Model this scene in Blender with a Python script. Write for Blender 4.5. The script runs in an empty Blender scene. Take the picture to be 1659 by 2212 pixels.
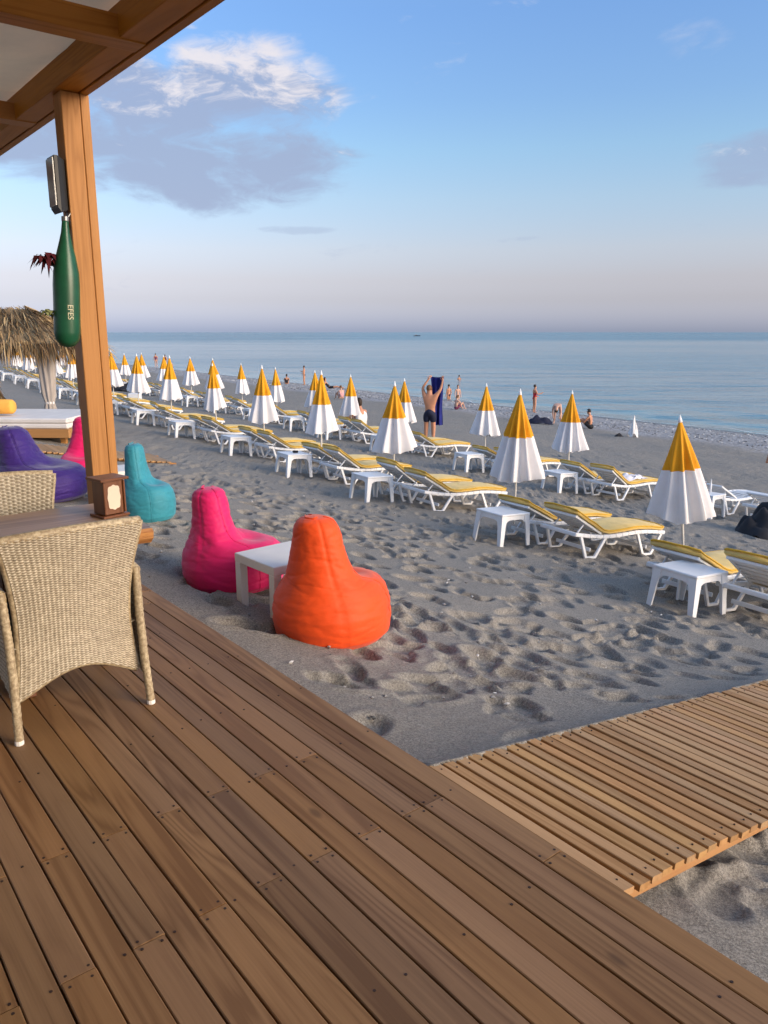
import bpy, bmesh, math, random
import numpy as np
from mathutils import Vector, Matrix, noise as mnoise

random.seed(11)
rng = np.random.default_rng(7)
scene = bpy.context.scene
COL = scene.collection
R = math.radians

# ------------------------------------------------------------------ camera
CAM_Z = 1.7                     # eye height above the deck (deck top is z = 0)
cam_d = bpy.data.cameras.new("camera")
cam_d.sensor_fit = 'HORIZONTAL'
cam_d.sensor_width = 36.0
cam_d.lens = 36.0 * 1680.0 / 1659.0
cam_d.clip_start = 0.05
cam_d.clip_end = 60000.0
cam = bpy.data.objects.new("camera", cam_d)
cam.location = (0, 0, CAM_Z)
cam.rotation_euler = (R(90.0) - math.atan(388.5 / 1680.0), 0, 0)
COL.objects.link(cam)
scene.camera = cam

# ------------------------------------------------------------------ light settings
SUN_AZ = 118.0                  # clockwise from the view direction: low sun behind and to the right
SUN_EL = 18.0
SUN_STRENGTH = 1.45
SUN_ANGLE = 32.0
SKY_STRENGTH = 0.0667
EXPOSURE = 1.30

scene.render.engine = 'CYCLES'
scene.cycles.use_denoising = True
scene.cycles.use_adaptive_sampling = True
scene.cycles.adaptive_threshold = 0.02
scene.cycles.max_bounces = 5
scene.cycles.diffuse_bounces = 3
scene.cycles.glossy_bounces = 2
scene.cycles.transparent_max_bounces = 6
scene.view_settings.view_transform = 'Standard'
scene.view_settings.look = 'None'
scene.view_settings.exposure = EXPOSURE
scene.view_settings.gamma = 1.0
scene.view_settings.use_curve_mapping = False


# ------------------------------------------------------------------ node expression helper
class X:
    """a float socket (or constant) with arithmetic that makes Math nodes"""
    def __init__(self, g, s): self.g, self.s = g, s
    def _m(self, op, a, b=None, c=None, clamp=False):
        n = self.g.nt.nodes.new('ShaderNodeMath'); n.operation = op; n.use_clamp = clamp
        for i, v in enumerate((a, b, c)):
            if v is None: continue
            if isinstance(v, X): v = v.s
            if isinstance(v, (int, float)): n.inputs[i].default_value = v
            else: self.g.nt.links.new(v, n.inputs[i])
        return X(self.g, n.outputs[0])
    def __add__(s, o): return s._m('ADD', s, o)
    __radd__ = __add__
    def __sub__(s, o): return s._m('SUBTRACT', s, o)
    def __rsub__(s, o): return s._m('SUBTRACT', o, s)
    def __mul__(s, o): return s._m('MULTIPLY', s, o)
    __rmul__ = __mul__
    def __truediv__(s, o): return s._m('DIVIDE', s, o)
    def pow(s, o): return s._m('POWER', s, o)
    def clamp(s): return s._m('ADD', s, 0.0, clamp=True)
    def sin(s): return s._m('SINE', s)
    def abs(s): return s._m('ABSOLUTE', s)
    def asin(s): return s._m('ARCSINE', s)
    def atan2(s, o): return s._m('ARCTAN2', s, o)
    def max(s, o): return s._m('MAXIMUM', s, o)
    def min(s, o): return s._m('MINIMUM', s, o)
    def smooth(s, lo, hi):
        n = s.g.nt.nodes.new('ShaderNodeMapRange'); n.interpolation_type = 'SMOOTHSTEP'
        n.inputs['From Min'].default_value = lo; n.inputs['From Max'].default_value = hi
        s.g.nt.links.new(s.s, n.inputs['Value'])
        return X(s.g, n.outputs['Result'])


class G:
    """thin wrapper round a node tree"""
    def __init__(self, nt): self.nt = nt
    def new(self, t, **kw):
        n = self.nt.nodes.new(t)
        for k, v in kw.items(): setattr(n, k, v)
        return n
    def link(self, a, b):
        if isinstance(a, X): a = a.s
        self.nt.links.new(a, b)
    def setin(self, sock, v):
        if isinstance(v, X): v = v.s
        if isinstance(v, bpy.types.NodeSocket): self.nt.links.new(v, sock)
        elif isinstance(v, tuple) and len(v) == 3 and sock.type == 'RGBA': sock.default_value = (*v, 1)
        else: sock.default_value = v
    def coord(self, kind='Object'):
        return self.new('ShaderNodeTexCoord').outputs[kind]
    def mapped(self, vec, scale=(1, 1, 1), loc=(0, 0, 0), rot=(0, 0, 0)):
        n = self.new('ShaderNodeMapping')
        n.inputs['Scale'].default_value = scale; n.inputs['Rotation'].default_value = rot
        self.setin(n.inputs['Location'], loc); self.link(vec, n.inputs['Vector'])
        return n.outputs[0]
    def noise(self, vec, scale=5, detail=4, rough=0.55, dist=0.0):
        n = self.new('ShaderNodeTexNoise')
        n.inputs['Scale'].default_value = scale; n.inputs['Detail'].default_value = detail
        n.inputs['Roughness'].default_value = rough; n.inputs['Distortion'].default_value = dist
        if vec is not None: self.link(vec, n.inputs['Vector'])
        return X(self, n.outputs['Fac'])
    def mix(self, fac, a, b, blend='MIX'):
        n = self.new('ShaderNodeMix', data_type='RGBA', blend_type=blend)
        self.setin(n.inputs[0], fac); self.setin(n.inputs[6], a); self.setin(n.inputs[7], b)
        return n.outputs[2]
    def sep(self, vec):
        n = self.new('ShaderNodeSeparateXYZ'); self.link(vec, n.inputs[0])
        return X(self, n.outputs[0]), X(self, n.outputs[1]), X(self, n.outputs[2])
    def comb(self, x, y, z):
        n = self.new('ShaderNodeCombineXYZ')
        for i, v in enumerate((x, y, z)): self.setin(n.inputs[i], v)
        return n.outputs[0]
    def ramp(self, fac, stops, interp='LINEAR'):
        n = self.new('ShaderNodeValToRGB'); cr = n.color_ramp; cr.interpolation = interp
        while len(cr.elements) < len(stops): cr.elements.new(0.5)
        for e, (p, c) in zip(cr.elements, stops):
            e.position = p; e.color = (*c, 1) if len(c) == 3 else c
        self.setin(n.inputs[0], fac)
        return n.outputs[0]
    def bump(self, h, strength=0.3, dist=0.02, normal=None):
        n = self.new('ShaderNodeBump')
        self.setin(n.inputs['Strength'], strength)
        n.inputs['Distance'].default_value = dist
        self.link(h, n.inputs['Height'])
        if normal is not None: self.link(normal, n.inputs['Normal'])
        return n.outputs[0]


# ------------------------------------------------------------------ world: evening sky
world = bpy.data.worlds.new("World")
scene.world = world
world.use_nodes = True
g = G(world.node_tree)
bgn = world.node_tree.nodes['Background']
sky = g.new('ShaderNodeTexSky', sky_type='NISHITA')
sky.sun_disc = False
sky.sun_elevation = R(SUN_EL)
sky.sun_rotation = R(SUN_AZ)
sky.dust_density = 1.0
sky.ozone_density = 1.2
dirv = g.coord('Generated')
dx, dy, dz = g.sep(dirv)
el = dz.asin() * (180 / math.pi)
az = dx.atan2(dy) * (180 / math.pi)
el01 = (el.max(0.0) / 60.0).clamp()
# low haze of the evening air: rose-grey at the rim, pale, then blue; the same all round
tint = g.ramp(el01, [(0.0, (0.84, 1.02, 2.0)), (0.012, (0.82, 0.94, 1.78)), (0.037, (0.82, 0.79, 1.22)), (0.06, (0.92, 0.80, 1.06)), (0.093, (1.07, 0.93, 1.09)),
                     (0.147, (1.09, 1.08, 1.19)), (0.198, (1.03, 1.17, 1.30)), (0.248, (0.96, 1.15, 1.40)), (0.33, (0.95, 1.19, 1.55)), (1.0, (2.75, 2.55, 2.40))])
skycol = g.mix(1.0, sky.outputs[0], tint, 'MULTIPLY')
# a bank of cumulus and a few wisps, low over the sea
cv = g.comb(az * 0.055, el * 0.13, 3.7)
warp = g.noise(cv, 2.3, 3, 0.5)
cvw = g.comb(az * 0.055 + (warp - 0.5) * 0.55, el * 0.13 + (warp - 0.5) * 0.30, 3.7)
fb = g.noise(cvw, 3.2, 6, 0.60)
fb2 = g.noise(cvw, 7.5, 5, 0.62)
def blob(a0, e0, ra, re):
    u = (az - a0) / ra; v = (el - e0) / re
    return 1.0 - (u * u + v * v)
body = blob(-12.0, 10.9, 10.5, 3.1).max(blob(-22, 12.2, 11, 3.0)).max(blob(-9.3, 15.2, 6.0, 3.2)).max(blob(-19, 15.6, 5.6, 2.2)).max(blob(-14.5, 13.6, 7.5, 2.8))
right = blob(24.8, 10.3, 5.5, 1.8)
wisp = blob(20.0, 16.9, 3.2, 1.5) * 0.55
specks = blob(9.5, 6.2, 3.0, 0.35).max(blob(-7.0, 6.9, 4.0, 0.4)) * 0.30
puff = blob(-13.0, 19.0, 1.3, 0.7)
m_body = (body.max(-0.6) * 0.62 + (fb - 0.5) * 1.75 + (fb2 - 0.5) * 0.6).smooth(-0.12, 0.55)
m_right = (right.max(-0.6) * 0.55 + (fb - 0.5) * 1.4).smooth(0.0, 0.45) * 0.75
m_wisp = (wisp.max(-0.6) + (fb - 0.5) * 1.8).smooth(0.18, 0.75) * 0.35
m_speck = (specks.max(-0.6) + (fb - 0.5) * 1.2).smooth(0.14, 0.34) * 0.4
m_puff = (puff.max(-0.6) * 0.5 + (fb2 - 0.5) * 3.0 + (fb - 0.5) * 1.2).smooth(0.05, 0.9) * puff.smooth(-0.5, 0.3) * 0.7
cover = m_body.max(m_right).max(m_wisp).max(m_speck).max(m_puff).clamp()
lit = ((el - 12.9) * 0.20 + (fb2 - 0.5) * 3.6 + (fb - 0.5) * 1.2 + (az + 12.0) * 0.012).smooth(0.30, 1.25)
lit = lit.max(m_puff).max(m_wisp)
k = 10.0 * 0.085 / SKY_STRENGTH / (2 ** (EXPOSURE - 0.95))
cloud_col = g.mix(lit, (0.225 * k, 0.268 * k, 0.385 * k), (0.56 * k, 0.515 * k, 0.515 * k))
skycol = g.mix(cover * 0.86, skycol, cloud_col)
g.link(skycol, bgn.inputs['Color'])
bgn.inputs['Strength'].default_value = SKY_STRENGTH

# ------------------------------------------------------------------ sun
sun_d = bpy.data.lights.new("sun", 'SUN')
sun_d.energy = SUN_STRENGTH
sun_d.angle = R(SUN_ANGLE)
sun_d.color = (1.0, 0.80, 0.58)
sun = bpy.data.objects.new("sun", sun_d)
sdir = Vector((math.sin(R(SUN_AZ)) * math.cos(R(SUN_EL)), math.cos(R(SUN_AZ)) * math.cos(R(SUN_EL)), math.sin(R(SUN_EL))))
sun.rotation_euler = (-sdir).to_track_quat('-Z', 'Y').to_euler()
sun.location = sdir * 60
COL.objects.link(sun)

# ------------------------------------------------------------------ place frames
AS = R(34.5)                                  # the shore and the rows of loungers
NS = np.array([math.cos(AS), math.sin(AS)])   # towards the sea
DS = np.array([-math.sin(AS), math.cos(AS)])  # along the beach, away from the camera
BD = R(38.6)                                  # the deck boards
UD = np.array([-math.sin(BD), math.cos(BD)])
VD = np.array([math.cos(BD), math.sin(BD)])
SEA_Z = -3.3
_S = [-60, -30, 0, 1.0, 1.8, 2.7, 4.5, 6.6, 8.6, 13.8, 25, 38, 45, 90]
_Z = [0.9, 0.35, -.06, -.09, -.13, -.33, -.70, -1.05, -1.3, -1.8, -2.6, -3.32, -3.8, -7]
_ss = np.linspace(-60, 90, 1501)
_zz = np.interp(_ss, _S, _Z)
_k = np.hanning(17); _k /= _k.sum()
_zz = np.convolve(np.pad(_zz, 8, mode='edge'), _k, 'valid')

def st(x, y):
    return x * NS[0] + y * NS[1], x * DS[0] + y * DS[1]

def xy(s, t):
    return s * NS[0] + t * DS[0], s * NS[1] + t * DS[1]

def uvp(u, v):
    return u * UD[0] + v * VD[0], u * UD[1] + v * VD[1]

def sstep(x, a, b):
    q = np.clip((x - a) / (b - a), 0, 1)
    return q * q * (3 - 2 * q)

def base_z(x, y):
    s, t = st(x, y)
    z = np.interp(s, _ss, _zz)
    return z + 0.009 * np.clip(t - 6, 0, 35) * (1 - sstep(s, 16, 34)) * sstep(s, 1.5, 6)

def gz(x, y):
    return float(base_z(np.float64(x), np.float64(y)))


# ------------------------------------------------------------------ mesh helpers
class MB:
    def __init__(self): self.v, self.f = [], []
    def add(self, verts, faces):
        o = len(self.v)
        self.v.extend([tuple(p) for p in verts]); self.f.extend([tuple(i + o for i in q) for q in faces])
        return self
    def box(self, c, s, rot=None, bev=0.0):
        hx, hy, hz = s[0] / 2, s[1] / 2, s[2] / 2
        if bev <= 0:
            vs = [(-hx, -hy, -hz), (hx, -hy, -hz), (hx, hy, -hz), (-hx, hy, -hz), (-hx, -hy, hz), (hx, -hy, hz), (hx, hy, hz), (-hx, hy, hz)]
            fs = [(0, 3, 2, 1), (4, 5, 6, 7), (0, 1, 5, 4), (1, 2, 6, 5), (2, 3, 7, 6), (3, 0, 4, 7)]
        else:
            b = min(bev, hx * .49, hy * .49, hz * .49)
            vs, ix = [], {}
            for sx in (-1, 1):
                for sy in (-1, 1):
                    for sz in (-1, 1):
                        for ax in range(3):
                            p = [sx * (hx - b), sy * (hy - b), sz * (hz - b)]
                            p[ax] = (sx * hx, sy * hy, sz * hz)[ax]
                            ix[(sx, sy, sz, ax)] = len(vs); vs.append(tuple(p))
            fs = []
            for sg in (-1, 1):
                a = [ix[(sg, y, z, 0)] for y, z in ((-1, -1), (1, -1), (1, 1), (-1, 1))]; fs.append(a if sg > 0 else a[::-1])
                a = [ix[(x, sg, z, 1)] for x, z in ((-1, -1), (-1, 1), (1, 1), (1, -1))]; fs.append(a if sg > 0 else a[::-1])
                a = [ix[(x, y, sg, 2)] for x, y in ((-1, -1), (1, -1), (1, 1), (-1, 1))]; fs.append(a if sg > 0 else a[::-1])
            for p in (-1, 1):
                for q in (-1, 1):
                    fs.append([ix[(p, q, -1, 0)], ix[(p, q, 1, 0)], ix[(p, q, 1, 1)], ix[(p, q, -1, 1)]][::1 if p * q < 0 else -1])
                    fs.append([ix[(p, -1, q, 0)], ix[(p, 1, q, 0)], ix[(p, 1, q, 2)], ix[(p, -1, q, 2)]][::1 if p * q > 0 else -1])
                    fs.append([ix[(-1, p, q, 1)], ix[(1, p, q, 1)], ix[(1, p, q, 2)], ix[(-1, p, q, 2)]][::1 if p * q < 0 else -1])
            for sx in (-1, 1):
                for sy in (-1, 1):
                    for sz in (-1, 1):
                        a = [ix[(sx, sy, sz, i)] for i in range(3)]; fs.append(a if sx * sy * sz > 0 else a[::-1])
        if rot is not None: vs = [rot @ Vector(p) for p in vs]
        return self.add([(p[0] + c[0], p[1] + c[1], p[2] + c[2]) for p in vs], fs)
    def bar(self, a, b, w, h, up=(0, 0, 1), bev=0.0):
        a, b = Vector(a), Vector(b); d = b - a
        x = d.normalized(); y = Vector(up).cross(x)
        if y.length < 1e-4: y = Vector((0, 1, 0)).cross(x)
        y.normalize(); z = x.cross(y)
        return self.box((a + b) / 2, (d.length, w, h), Matrix((x, y, z)).transposed(), bev)
    def tube(self, pts, r, n=8, cap=True):
        pts = [Vector(p) for p in pts]; m = len(pts)
        rs = r if isinstance(r, (list, tuple)) else [r] * m
        up = Vector((0.13, 0.31, 0.95)); vs, fs = [], []
        for i, p in enumerate(pts):
            t = (pts[min(i + 1, m - 1)] - pts[max(i - 1, 0)]).normalized()
            a = t.cross(up)
            if a.length < 1e-3: a = t.cross(Vector((1, 0, 0)))
            a.normalize(); b = t.cross(a)
            for j in range(n):
                q = 2 * math.pi * j / n
                vs.append(p + (a * math.cos(q) + b * math.sin(q)) * rs[i])
        for i in range(m - 1):
            for j in range(n):
                fs.append((i * n + j, i * n + (j + 1) % n, (i + 1) * n + (j + 1) % n, (i + 1) * n + j))
        if cap:
            fs.append(tuple(range(n))[::-1]); fs.append(tuple((m - 1) * n + j for j in range(n)))
        return self.add(vs, fs)
    def lathe(self, prof, n=16, c=(0, 0, 0), fn=None):
        vs, fs = [], []
        for i, (r, z) in enumerate(prof):
            for j in range(n):
                q = 2 * math.pi * j / n
                rr = r if fn is None else fn(r, z, q)
                vs.append((c[0] + rr * math.cos(q), c[1] + rr * math.sin(q), c[2] + z))
        for i in range(len(prof) - 1):
            for j in range(n):
                fs.append((i * n + j, i * n + (j + 1) % n, (i + 1) * n + (j + 1) % n, (i + 1) * n + j))
        return self.add(vs, fs)
    def grid(self, nu, nv, fn):
        vs = [fn(i / nu, j / nv) for j in range(nv + 1) for i in range(nu + 1)]
        fs = [(j * (nu + 1) + i, j * (nu + 1) + i + 1, (j + 1) * (nu + 1) + i + 1, (j + 1) * (nu + 1) + i) for j in range(nv) for i in range(nu)]
        return self.add(vs, fs)
    def mesh(self, name, mat=None, smooth=False):
        me = bpy.data.meshes.new(name); me.from_pydata(self.v, [], self.f); me.update()
        if mat is not None:
            for m in (mat if isinstance(mat, (list, tuple)) else [mat]): me.materials.append(m)
        if getattr(self, 'mi', None): me.polygons.foreach_set('material_index', self.mi)
        if smooth:
            me.polygons.foreach_set('use_smooth', [True] * len(me.polygons))
        return me
    def build(self, name, mat, parent=None, smooth=False):
        return link(name, self.mesh(name, mat, smooth), parent)


def link(name, data, parent=None):
    o = bpy.data.objects.new(name, data); COL.objects.link(o)
    if parent is not None: o.parent = parent
    return o

def tag(o, label=None, cat=None, group=None, kind=None):
    if label: o['label'] = label
    if cat: o['category'] = cat
    if group: o['group'] = group
    if kind: o['kind'] = kind
    return o

def thing(name, label, cat, loc=(0, 0, 0), rot=(0, 0, 0), group=None):
    o = bpy.data.objects.new(name, None); COL.objects.link(o)
    o.empty_display_size = 0.2
    o.location = loc; o.rotation_euler = rot if isinstance(rot, (tuple, list)) else (0, 0, rot)
    return tag(o, label, cat, group)

KIDS = {}
def copy_tree(o, parent=None):
    c = o.copy(); COL.objects.link(c); c.parent = parent
    for ch in o.children: copy_tree(ch, c)
    return c

ORD = ['first', 'second', 'third', 'fourth', 'fifth', 'sixth', 'seventh', 'eighth', 'ninth', 'tenth', 'eleventh', 'twelfth', 'thirteenth',
       'fourteenth', 'fifteenth', 'sixteenth', 'seventeenth', 'eighteenth', 'nineteenth', 'twentieth', 'twenty-first', 'twenty-second']


# ------------------------------------------------------------------ materials
def new_mat(name):
    m = bpy.data.materials.new(name); m.use_nodes = True
    return m, G(m.node_tree), m.node_tree.nodes['Principled BSDF']

def plain(name, col, rough=0.6, var=0.12, scale=6.0, bump=0.0, bscale=60.0, bdist=0.004, spec=0.35, metal=0.0, trans=0.0, stretch=(1, 1, 1), sheen=0.0):
    m, g, b = new_mat(name)
    co = g.mapped(g.coord('Object'), scale=stretch)
    nz = g.noise(co, scale, 5, 0.6)
    lo = tuple(c * (1 - var) for c in col); hi = tuple(min(1, c * (1 + var)) for c in col)
    g.link(g.mix(nz.smooth(0.3, 0.7), lo, hi), b.inputs['Base Color'])
    b.inputs['Roughness'].default_value = rough
    b.inputs['Specular IOR Level'].default_value = spec
    b.inputs['Metallic'].default_value = metal
    if sheen: b.inputs['Sheen Weight'].default_value = sheen
    if bump: g.link(g.bump(g.noise(co, bscale, 4, 0.6), bump, bdist), b.inputs['Normal'])
    if trans:
        t = g.new('ShaderNodeBsdfTranslucent'); t.inputs['Color'].default_value = (*col, 1)
        mx = g.new('ShaderNodeMixShader'); mx.inputs[0].default_value = trans
        g.link(b.outputs[0], mx.inputs[1]); g.link(t.outputs[0], mx.inputs[2])
        g.link(mx.outputs[0], m.node_tree.nodes['Material Output'].inputs['Surface'])
    return m

def wood(name, light, dark, rough=0.55, ring=16.0, along=0, rndvar=0.35, spec=0.3, bump=0.25, hue=0.0, grain=1.0):
    """boards: growth rings stretched along local axis `along`, offset per object"""
    m, g, b = new_mat(name)
    oi = g.new('ShaderNodeObjectInfo'); rnd = X(g, oi.outputs['Random'])
    sc = [1, 1, 1]; sc[along] = 0.06
    off = g.comb(rnd * 37.0, rnd * 91.0, rnd * 53.0)
    vec = g.mapped(g.coord('Object'), scale=tuple(sc), loc=off)
    big = g.noise(vec, 4.0, 3, 0.5, 0.6)
    rings = ((big * ring * 9.0).sin() * 0.5 + 0.5).pow(0.45)
    fine = g.noise(g.mapped(g.coord('Object'), scale=tuple(0.02 if i == along else 1 for i in range(3)), loc=off), 160.0, 3, 0.6)
    zone = g.noise(g.mapped(g.coord('Object'), scale=tuple(0.25 if i == along else 1 for i in range(3)), loc=off), 2.6, 3, 0.5).smooth(0.35, 0.6)
    f = ((rings - 1.0) * 0.75 * grain * zone + fine * 0.75 + (big - 0.5) * 0.9 + 0.18).clamp()
    col = g.mix(f, dark, light)
    # knots
    vo = g.new('ShaderNodeTexVoronoi'); vo.inputs['Scale'].default_value = 3.2
    ks = [1, 1, 1]; ks[along] = 0.45
    g.link(g.mapped(g.coord('Object'), scale=tuple(ks), loc=off), vo.inputs['Vector'])
    knot = 1.0 - X(g, vo.outputs['Distance']).smooth(0.03, 0.075)
    col = g.mix(knot * 0.55, col, tuple(c * 0.35 for c in dark))
    # large stains
    stain = g.noise(g.mapped(g.coord('Object'), scale=tuple(0.5 if i == along else 1.5 for i in range(3)), loc=off), 2.2, 5, 0.65)
    col = g.mix(stain.smooth(0.52, 0.78) * 0.35, col, tuple(c * 0.6 for c in dark))
    hsv = g.new('ShaderNodeHueSaturation')
    odd = (rnd * 5.77)._m('FRACT', rnd * 5.77).smooth(0.86, 0.90) * rndvar
    g.setin(hsv.inputs['Value'], rnd * rndvar + (1 - rndvar * 0.5) - odd)
    g.setin(hsv.inputs['Saturation'], (rnd * 7.31)._m('FRACT', rnd * 7.31) * 0.14 + 0.95)
    g.setin(hsv.inputs['Hue'], (rnd * 13.7)._m('FRACT', rnd * 13.7) * hue + (0.5 - hue * 0.5))
    g.link(col, hsv.inputs['Color'])
    g.link(hsv.outputs[0], b.inputs['Base Color'])
    g.setin(b.inputs['Roughness'], fine * 0.2 + (rough - 0.1))
    b.inputs['Specular IOR Level'].default_value = spec
    g.link(g.bump(fine * 0.6 + rings * 0.4, bump, 0.0015), b.inputs['Normal'])
    return m

MT = {}
MT['deck'] = wood('deck_boards', (0.350, 0.198, 0.094), (0.196, 0.100, 0.044), rough=0.6, ring=9, rndvar=0.24, hue=0.004)
MT['slat'] = wood('walkway_slats', (0.52, 0.315, 0.155), (0.36, 0.20, 0.088), rough=0.62, ring=8, rndvar=0.22, hue=0.006)
MT['beam'] = wood('oiled_beams', (0.47, 0.212, 0.056), (0.33, 0.138, 0.031), rough=0.5, ring=10, along=0, rndvar=0.10, spec=0.15)
MT['frame'] = wood('daybed_wood', (0.52, 0.27, 0.10), (0.36, 0.165, 0.055), rough=0.5, ring=8, rndvar=0.15)
MT['table'] = wood('table_wood', (0.44, 0.265, 0.150), (0.20, 0.108, 0.058), rough=0.36, ring=7, rndvar=0.1, spec=0.4)
MT['edge'] = wood('live_edge_wood', (0.62, 0.30, 0.085), (0.34, 0.14, 0.04), rough=0.3, ring=12, along=0, rndvar=0.1, spec=0.5)
MT['box'] = wood('menu_box_wood', (0.20, 0.075, 0.030), (0.105, 0.036, 0.014), rough=0.35, ring=7, along=2, rndvar=0.1, spec=0.5)
MT['dark'] = plain('dark_gap', (0.02, 0.014, 0.01), 0.9)
MT['screw'] = plain('rusty_screws', (0.035, 0.018, 0.012), 0.6)
MT['white'] = plain('white_plastic', (0.80, 0.80, 0.80), 0.38, 0.04, 3.0, spec=0.45, bump=0.05, bscale=30)
MT['cream'] = plain('cream_plastic', (0.80, 0.76, 0.70), 0.4, 0.05, 3.0)
MT['pad'] = plain('yellow_pad', (0.72, 0.49, 0.135), 0.75, 0.10, 5.0, bump=0.25, bscale=14, bdist=0.02, sheen=0.2)
MT['padedge'] = plain('yellow_piping', (0.66, 0.37, 0.03), 0.7, 0.10, 5.0)
MT['uwhite'] = plain('white_canvas', (0.85, 0.83, 0.84), 0.8, 0.04, 5.0, trans=0.18, bump=0.15, bscale=20, bdist=0.01)
MT['uyellow'] = plain('yellow_canvas', (0.80, 0.36, 0.012), 0.75, 0.08, 5.0, trans=0.15, bump=0.15, bscale=20, bdist=0.01)
MT['canopy'] = plain('canopy_fabric', (0.70, 0.56, 0.38), 0.85, 0.10, 2.0, trans=0.25, bump=0.1, bscale=8, bdist=0.03)
MT['orange'] = plain('orange_fabric', (0.80, 0.072, 0.003), 0.62, 0.07, 4.0, bump=0.22, bscale=16, bdist=0.015, stretch=(1, 1, 1.8), sheen=0.15)
MT['pink'] = plain('pink_fabric', (0.66, 0.006, 0.115), 0.62, 0.08, 4.0, bump=0.22, bscale=16, bdist=0.015, stretch=(1, 1, 1.8), sheen=0.15)
MT['purple'] = plain('purple_fabric', (0.030, 0.007, 0.145), 0.62, 0.08, 4.0, bump=0.35, bscale=9, bdist=0.03, stretch=(1, 1, 2.2), sheen=0.2)
MT['teal'] = plain('teal_fabric', (0.030, 0.245, 0.31), 0.62, 0.08, 4.0, bump=0.22, bscale=16, bdist=0.015, stretch=(1, 1, 1.8), sheen=0.15)
MT['mattress'] = plain('mattress_cloth', (0.72, 0.67, 0.62), 0.85, 0.05, 3.0, bump=0.2, bscale=10, bdist=0.02)
MT['bolster'] = plain('amber_cushion', (0.80, 0.40, 0.07), 0.75, 0.08, 4.0)
MT['drape'] = plain('grey_drape', (0.42, 0.37, 0.33), 0.9, 0.15, 8.0, stretch=(1, 1, 0.2), trans=0.1)
MT['black'] = plain('black_cloth', (0.018, 0.018, 0.022), 0.8, 0.2, 6.0)
MT['navy'] = plain('navy_cloth', (0.010, 0.013, 0.035), 0.8, 0.2, 6.0)
MT['towelblue'] = plain('blue_towel', (0.012, 0.018, 0.150), 0.9, 0.15, 8.0)
MT['red'] = plain('red_swimsuit', (0.50, 0.02, 0.025), 0.6, 0.1, 8.0)
MT['maroon'] = plain('plum_cloth', (0.16, 0.03, 0.07), 0.7, 0.1, 8.0)
MT['bluecloth'] = plain('blue_shirt', (0.06, 0.10, 0.26), 0.8, 0.1, 8.0)
MT['whitecloth'] = plain('white_cloth', (0.80, 0.77, 0.75), 0.85, 0.05, 5.0, trans=0.1)
MT['pinkcloth'] = plain('pale_pink_cloth', (0.62, 0.33, 0.32), 0.85, 0.05, 5.0)
MT['skin'] = plain('tanned_skin', (0.50, 0.235, 0.135), 0.5, 0.10, 4.0)
MT['skin2'] = plain('pale_skin', (0.56, 0.33, 0.24), 0.5, 0.10, 4.0)
MT['hair'] = plain('dark_hair', (0.035, 0.020, 0.012), 0.6, 0.2, 20.0)
MT['hair2'] = plain('brown_hair', (0.16, 0.075, 0.03), 0.6, 0.2, 20.0)
MT['strap'] = plain('grey_metal', (0.20, 0.21, 0.22), 0.35, 0.1, 5.0, metal=0.6)
MT['lampglass'] = plain('lamp_glass', (0.30, 0.32, 0.34), 0.12, 0.1, 3.0, spec=0.6)
MT['lampblack'] = plain('lamp_housing', (0.015, 0.015, 0.016), 0.45, 0.1, 3.0)
MT['greenp'] = plain('green_plastic', (0.007, 0.075, 0.034), 0.34, 0.2, 6.0, spec=0.45)
MT['letters'] = plain('cream_letters', (0.55, 0.52, 0.34), 0.5, 0.05)
MT['redleaf'] = plain('red_leaves', (0.075, 0.008, 0.012), 0.5, 0.3, 9.0)
MT['greenleaf'] = plain('variegated_leaves', (0.22, 0.24, 0.10), 0.55, 0.5, 30.0)
MT['card'] = plain('cream_card', (0.66, 0.55, 0.43), 0.7, 0.04, 8.0)
MT['brownglass'] = plain('brown_bottle', (0.20, 0.045, 0.012), 0.15, 0.1, 5.0, spec=0.6)
MT['thatch'] = None

m, g, b = new_mat('palm_thatch')
rn = g.new('ShaderNodeNewGeometry')
rpi = X(g, rn.outputs['Random Per Island'])
g.link(g.ramp(rpi, [(0.0, (0.085, 0.050, 0.024)), (0.35, (0.22, 0.135, 0.062)), (0.7, (0.37, 0.245, 0.115)), (1.0, (0.50, 0.36, 0.18))]), b.inputs['Base Color'])
b.inputs['Roughness'].default_value = 0.85
MT['thatch'] = m

# woven synthetic rattan
m, g, b = new_mat('woven_rattan')
co = g.coord('Object')
n1 = g.noise(co, 70.0, 3, 0.6); n2 = g.noise(co, 9.0, 3, 0.5)
c1 = g.mix(n1.smooth(0.3, 0.7), (0.235, 0.170, 0.095), (0.54, 0.44, 0.28))
c1 = g.mix(n2.smooth(0.35, 0.75) * 0.35, c1, (0.27, 0.20, 0.125))
g.link(c1, b.inputs['Base Color'])
b.inputs['Roughness'].default_value = 0.5
MT['rattan'] = m
def strand(name, lo, hi):
    m, g, b = new_mat(name); co = g.coord('Object')
    n1 = g.noise(co, 60.0, 3, 0.6); n2 = g.noise(co, 7.0, 3, 0.5)
    c1 = g.mix(n1.smooth(0.3, 0.7), lo, hi)
    g.link(g.mix(n2.smooth(0.35, 0.75) * 0.3, c1, tuple(c * .7 for c in lo)), b.inputs['Base Color'])
    b.inputs['Roughness'].default_value = 0.48
    return m
MT['weave'] = [strand('pale_strand', (0.37, 0.312, 0.222), (0.58, 0.505, 0.38)), strand('shaded_strand', (0.19, 0.150, 0.100), (0.32, 0.26, 0.18))]  # upright strands get a darker copy: weave shade put into the colour

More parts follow.
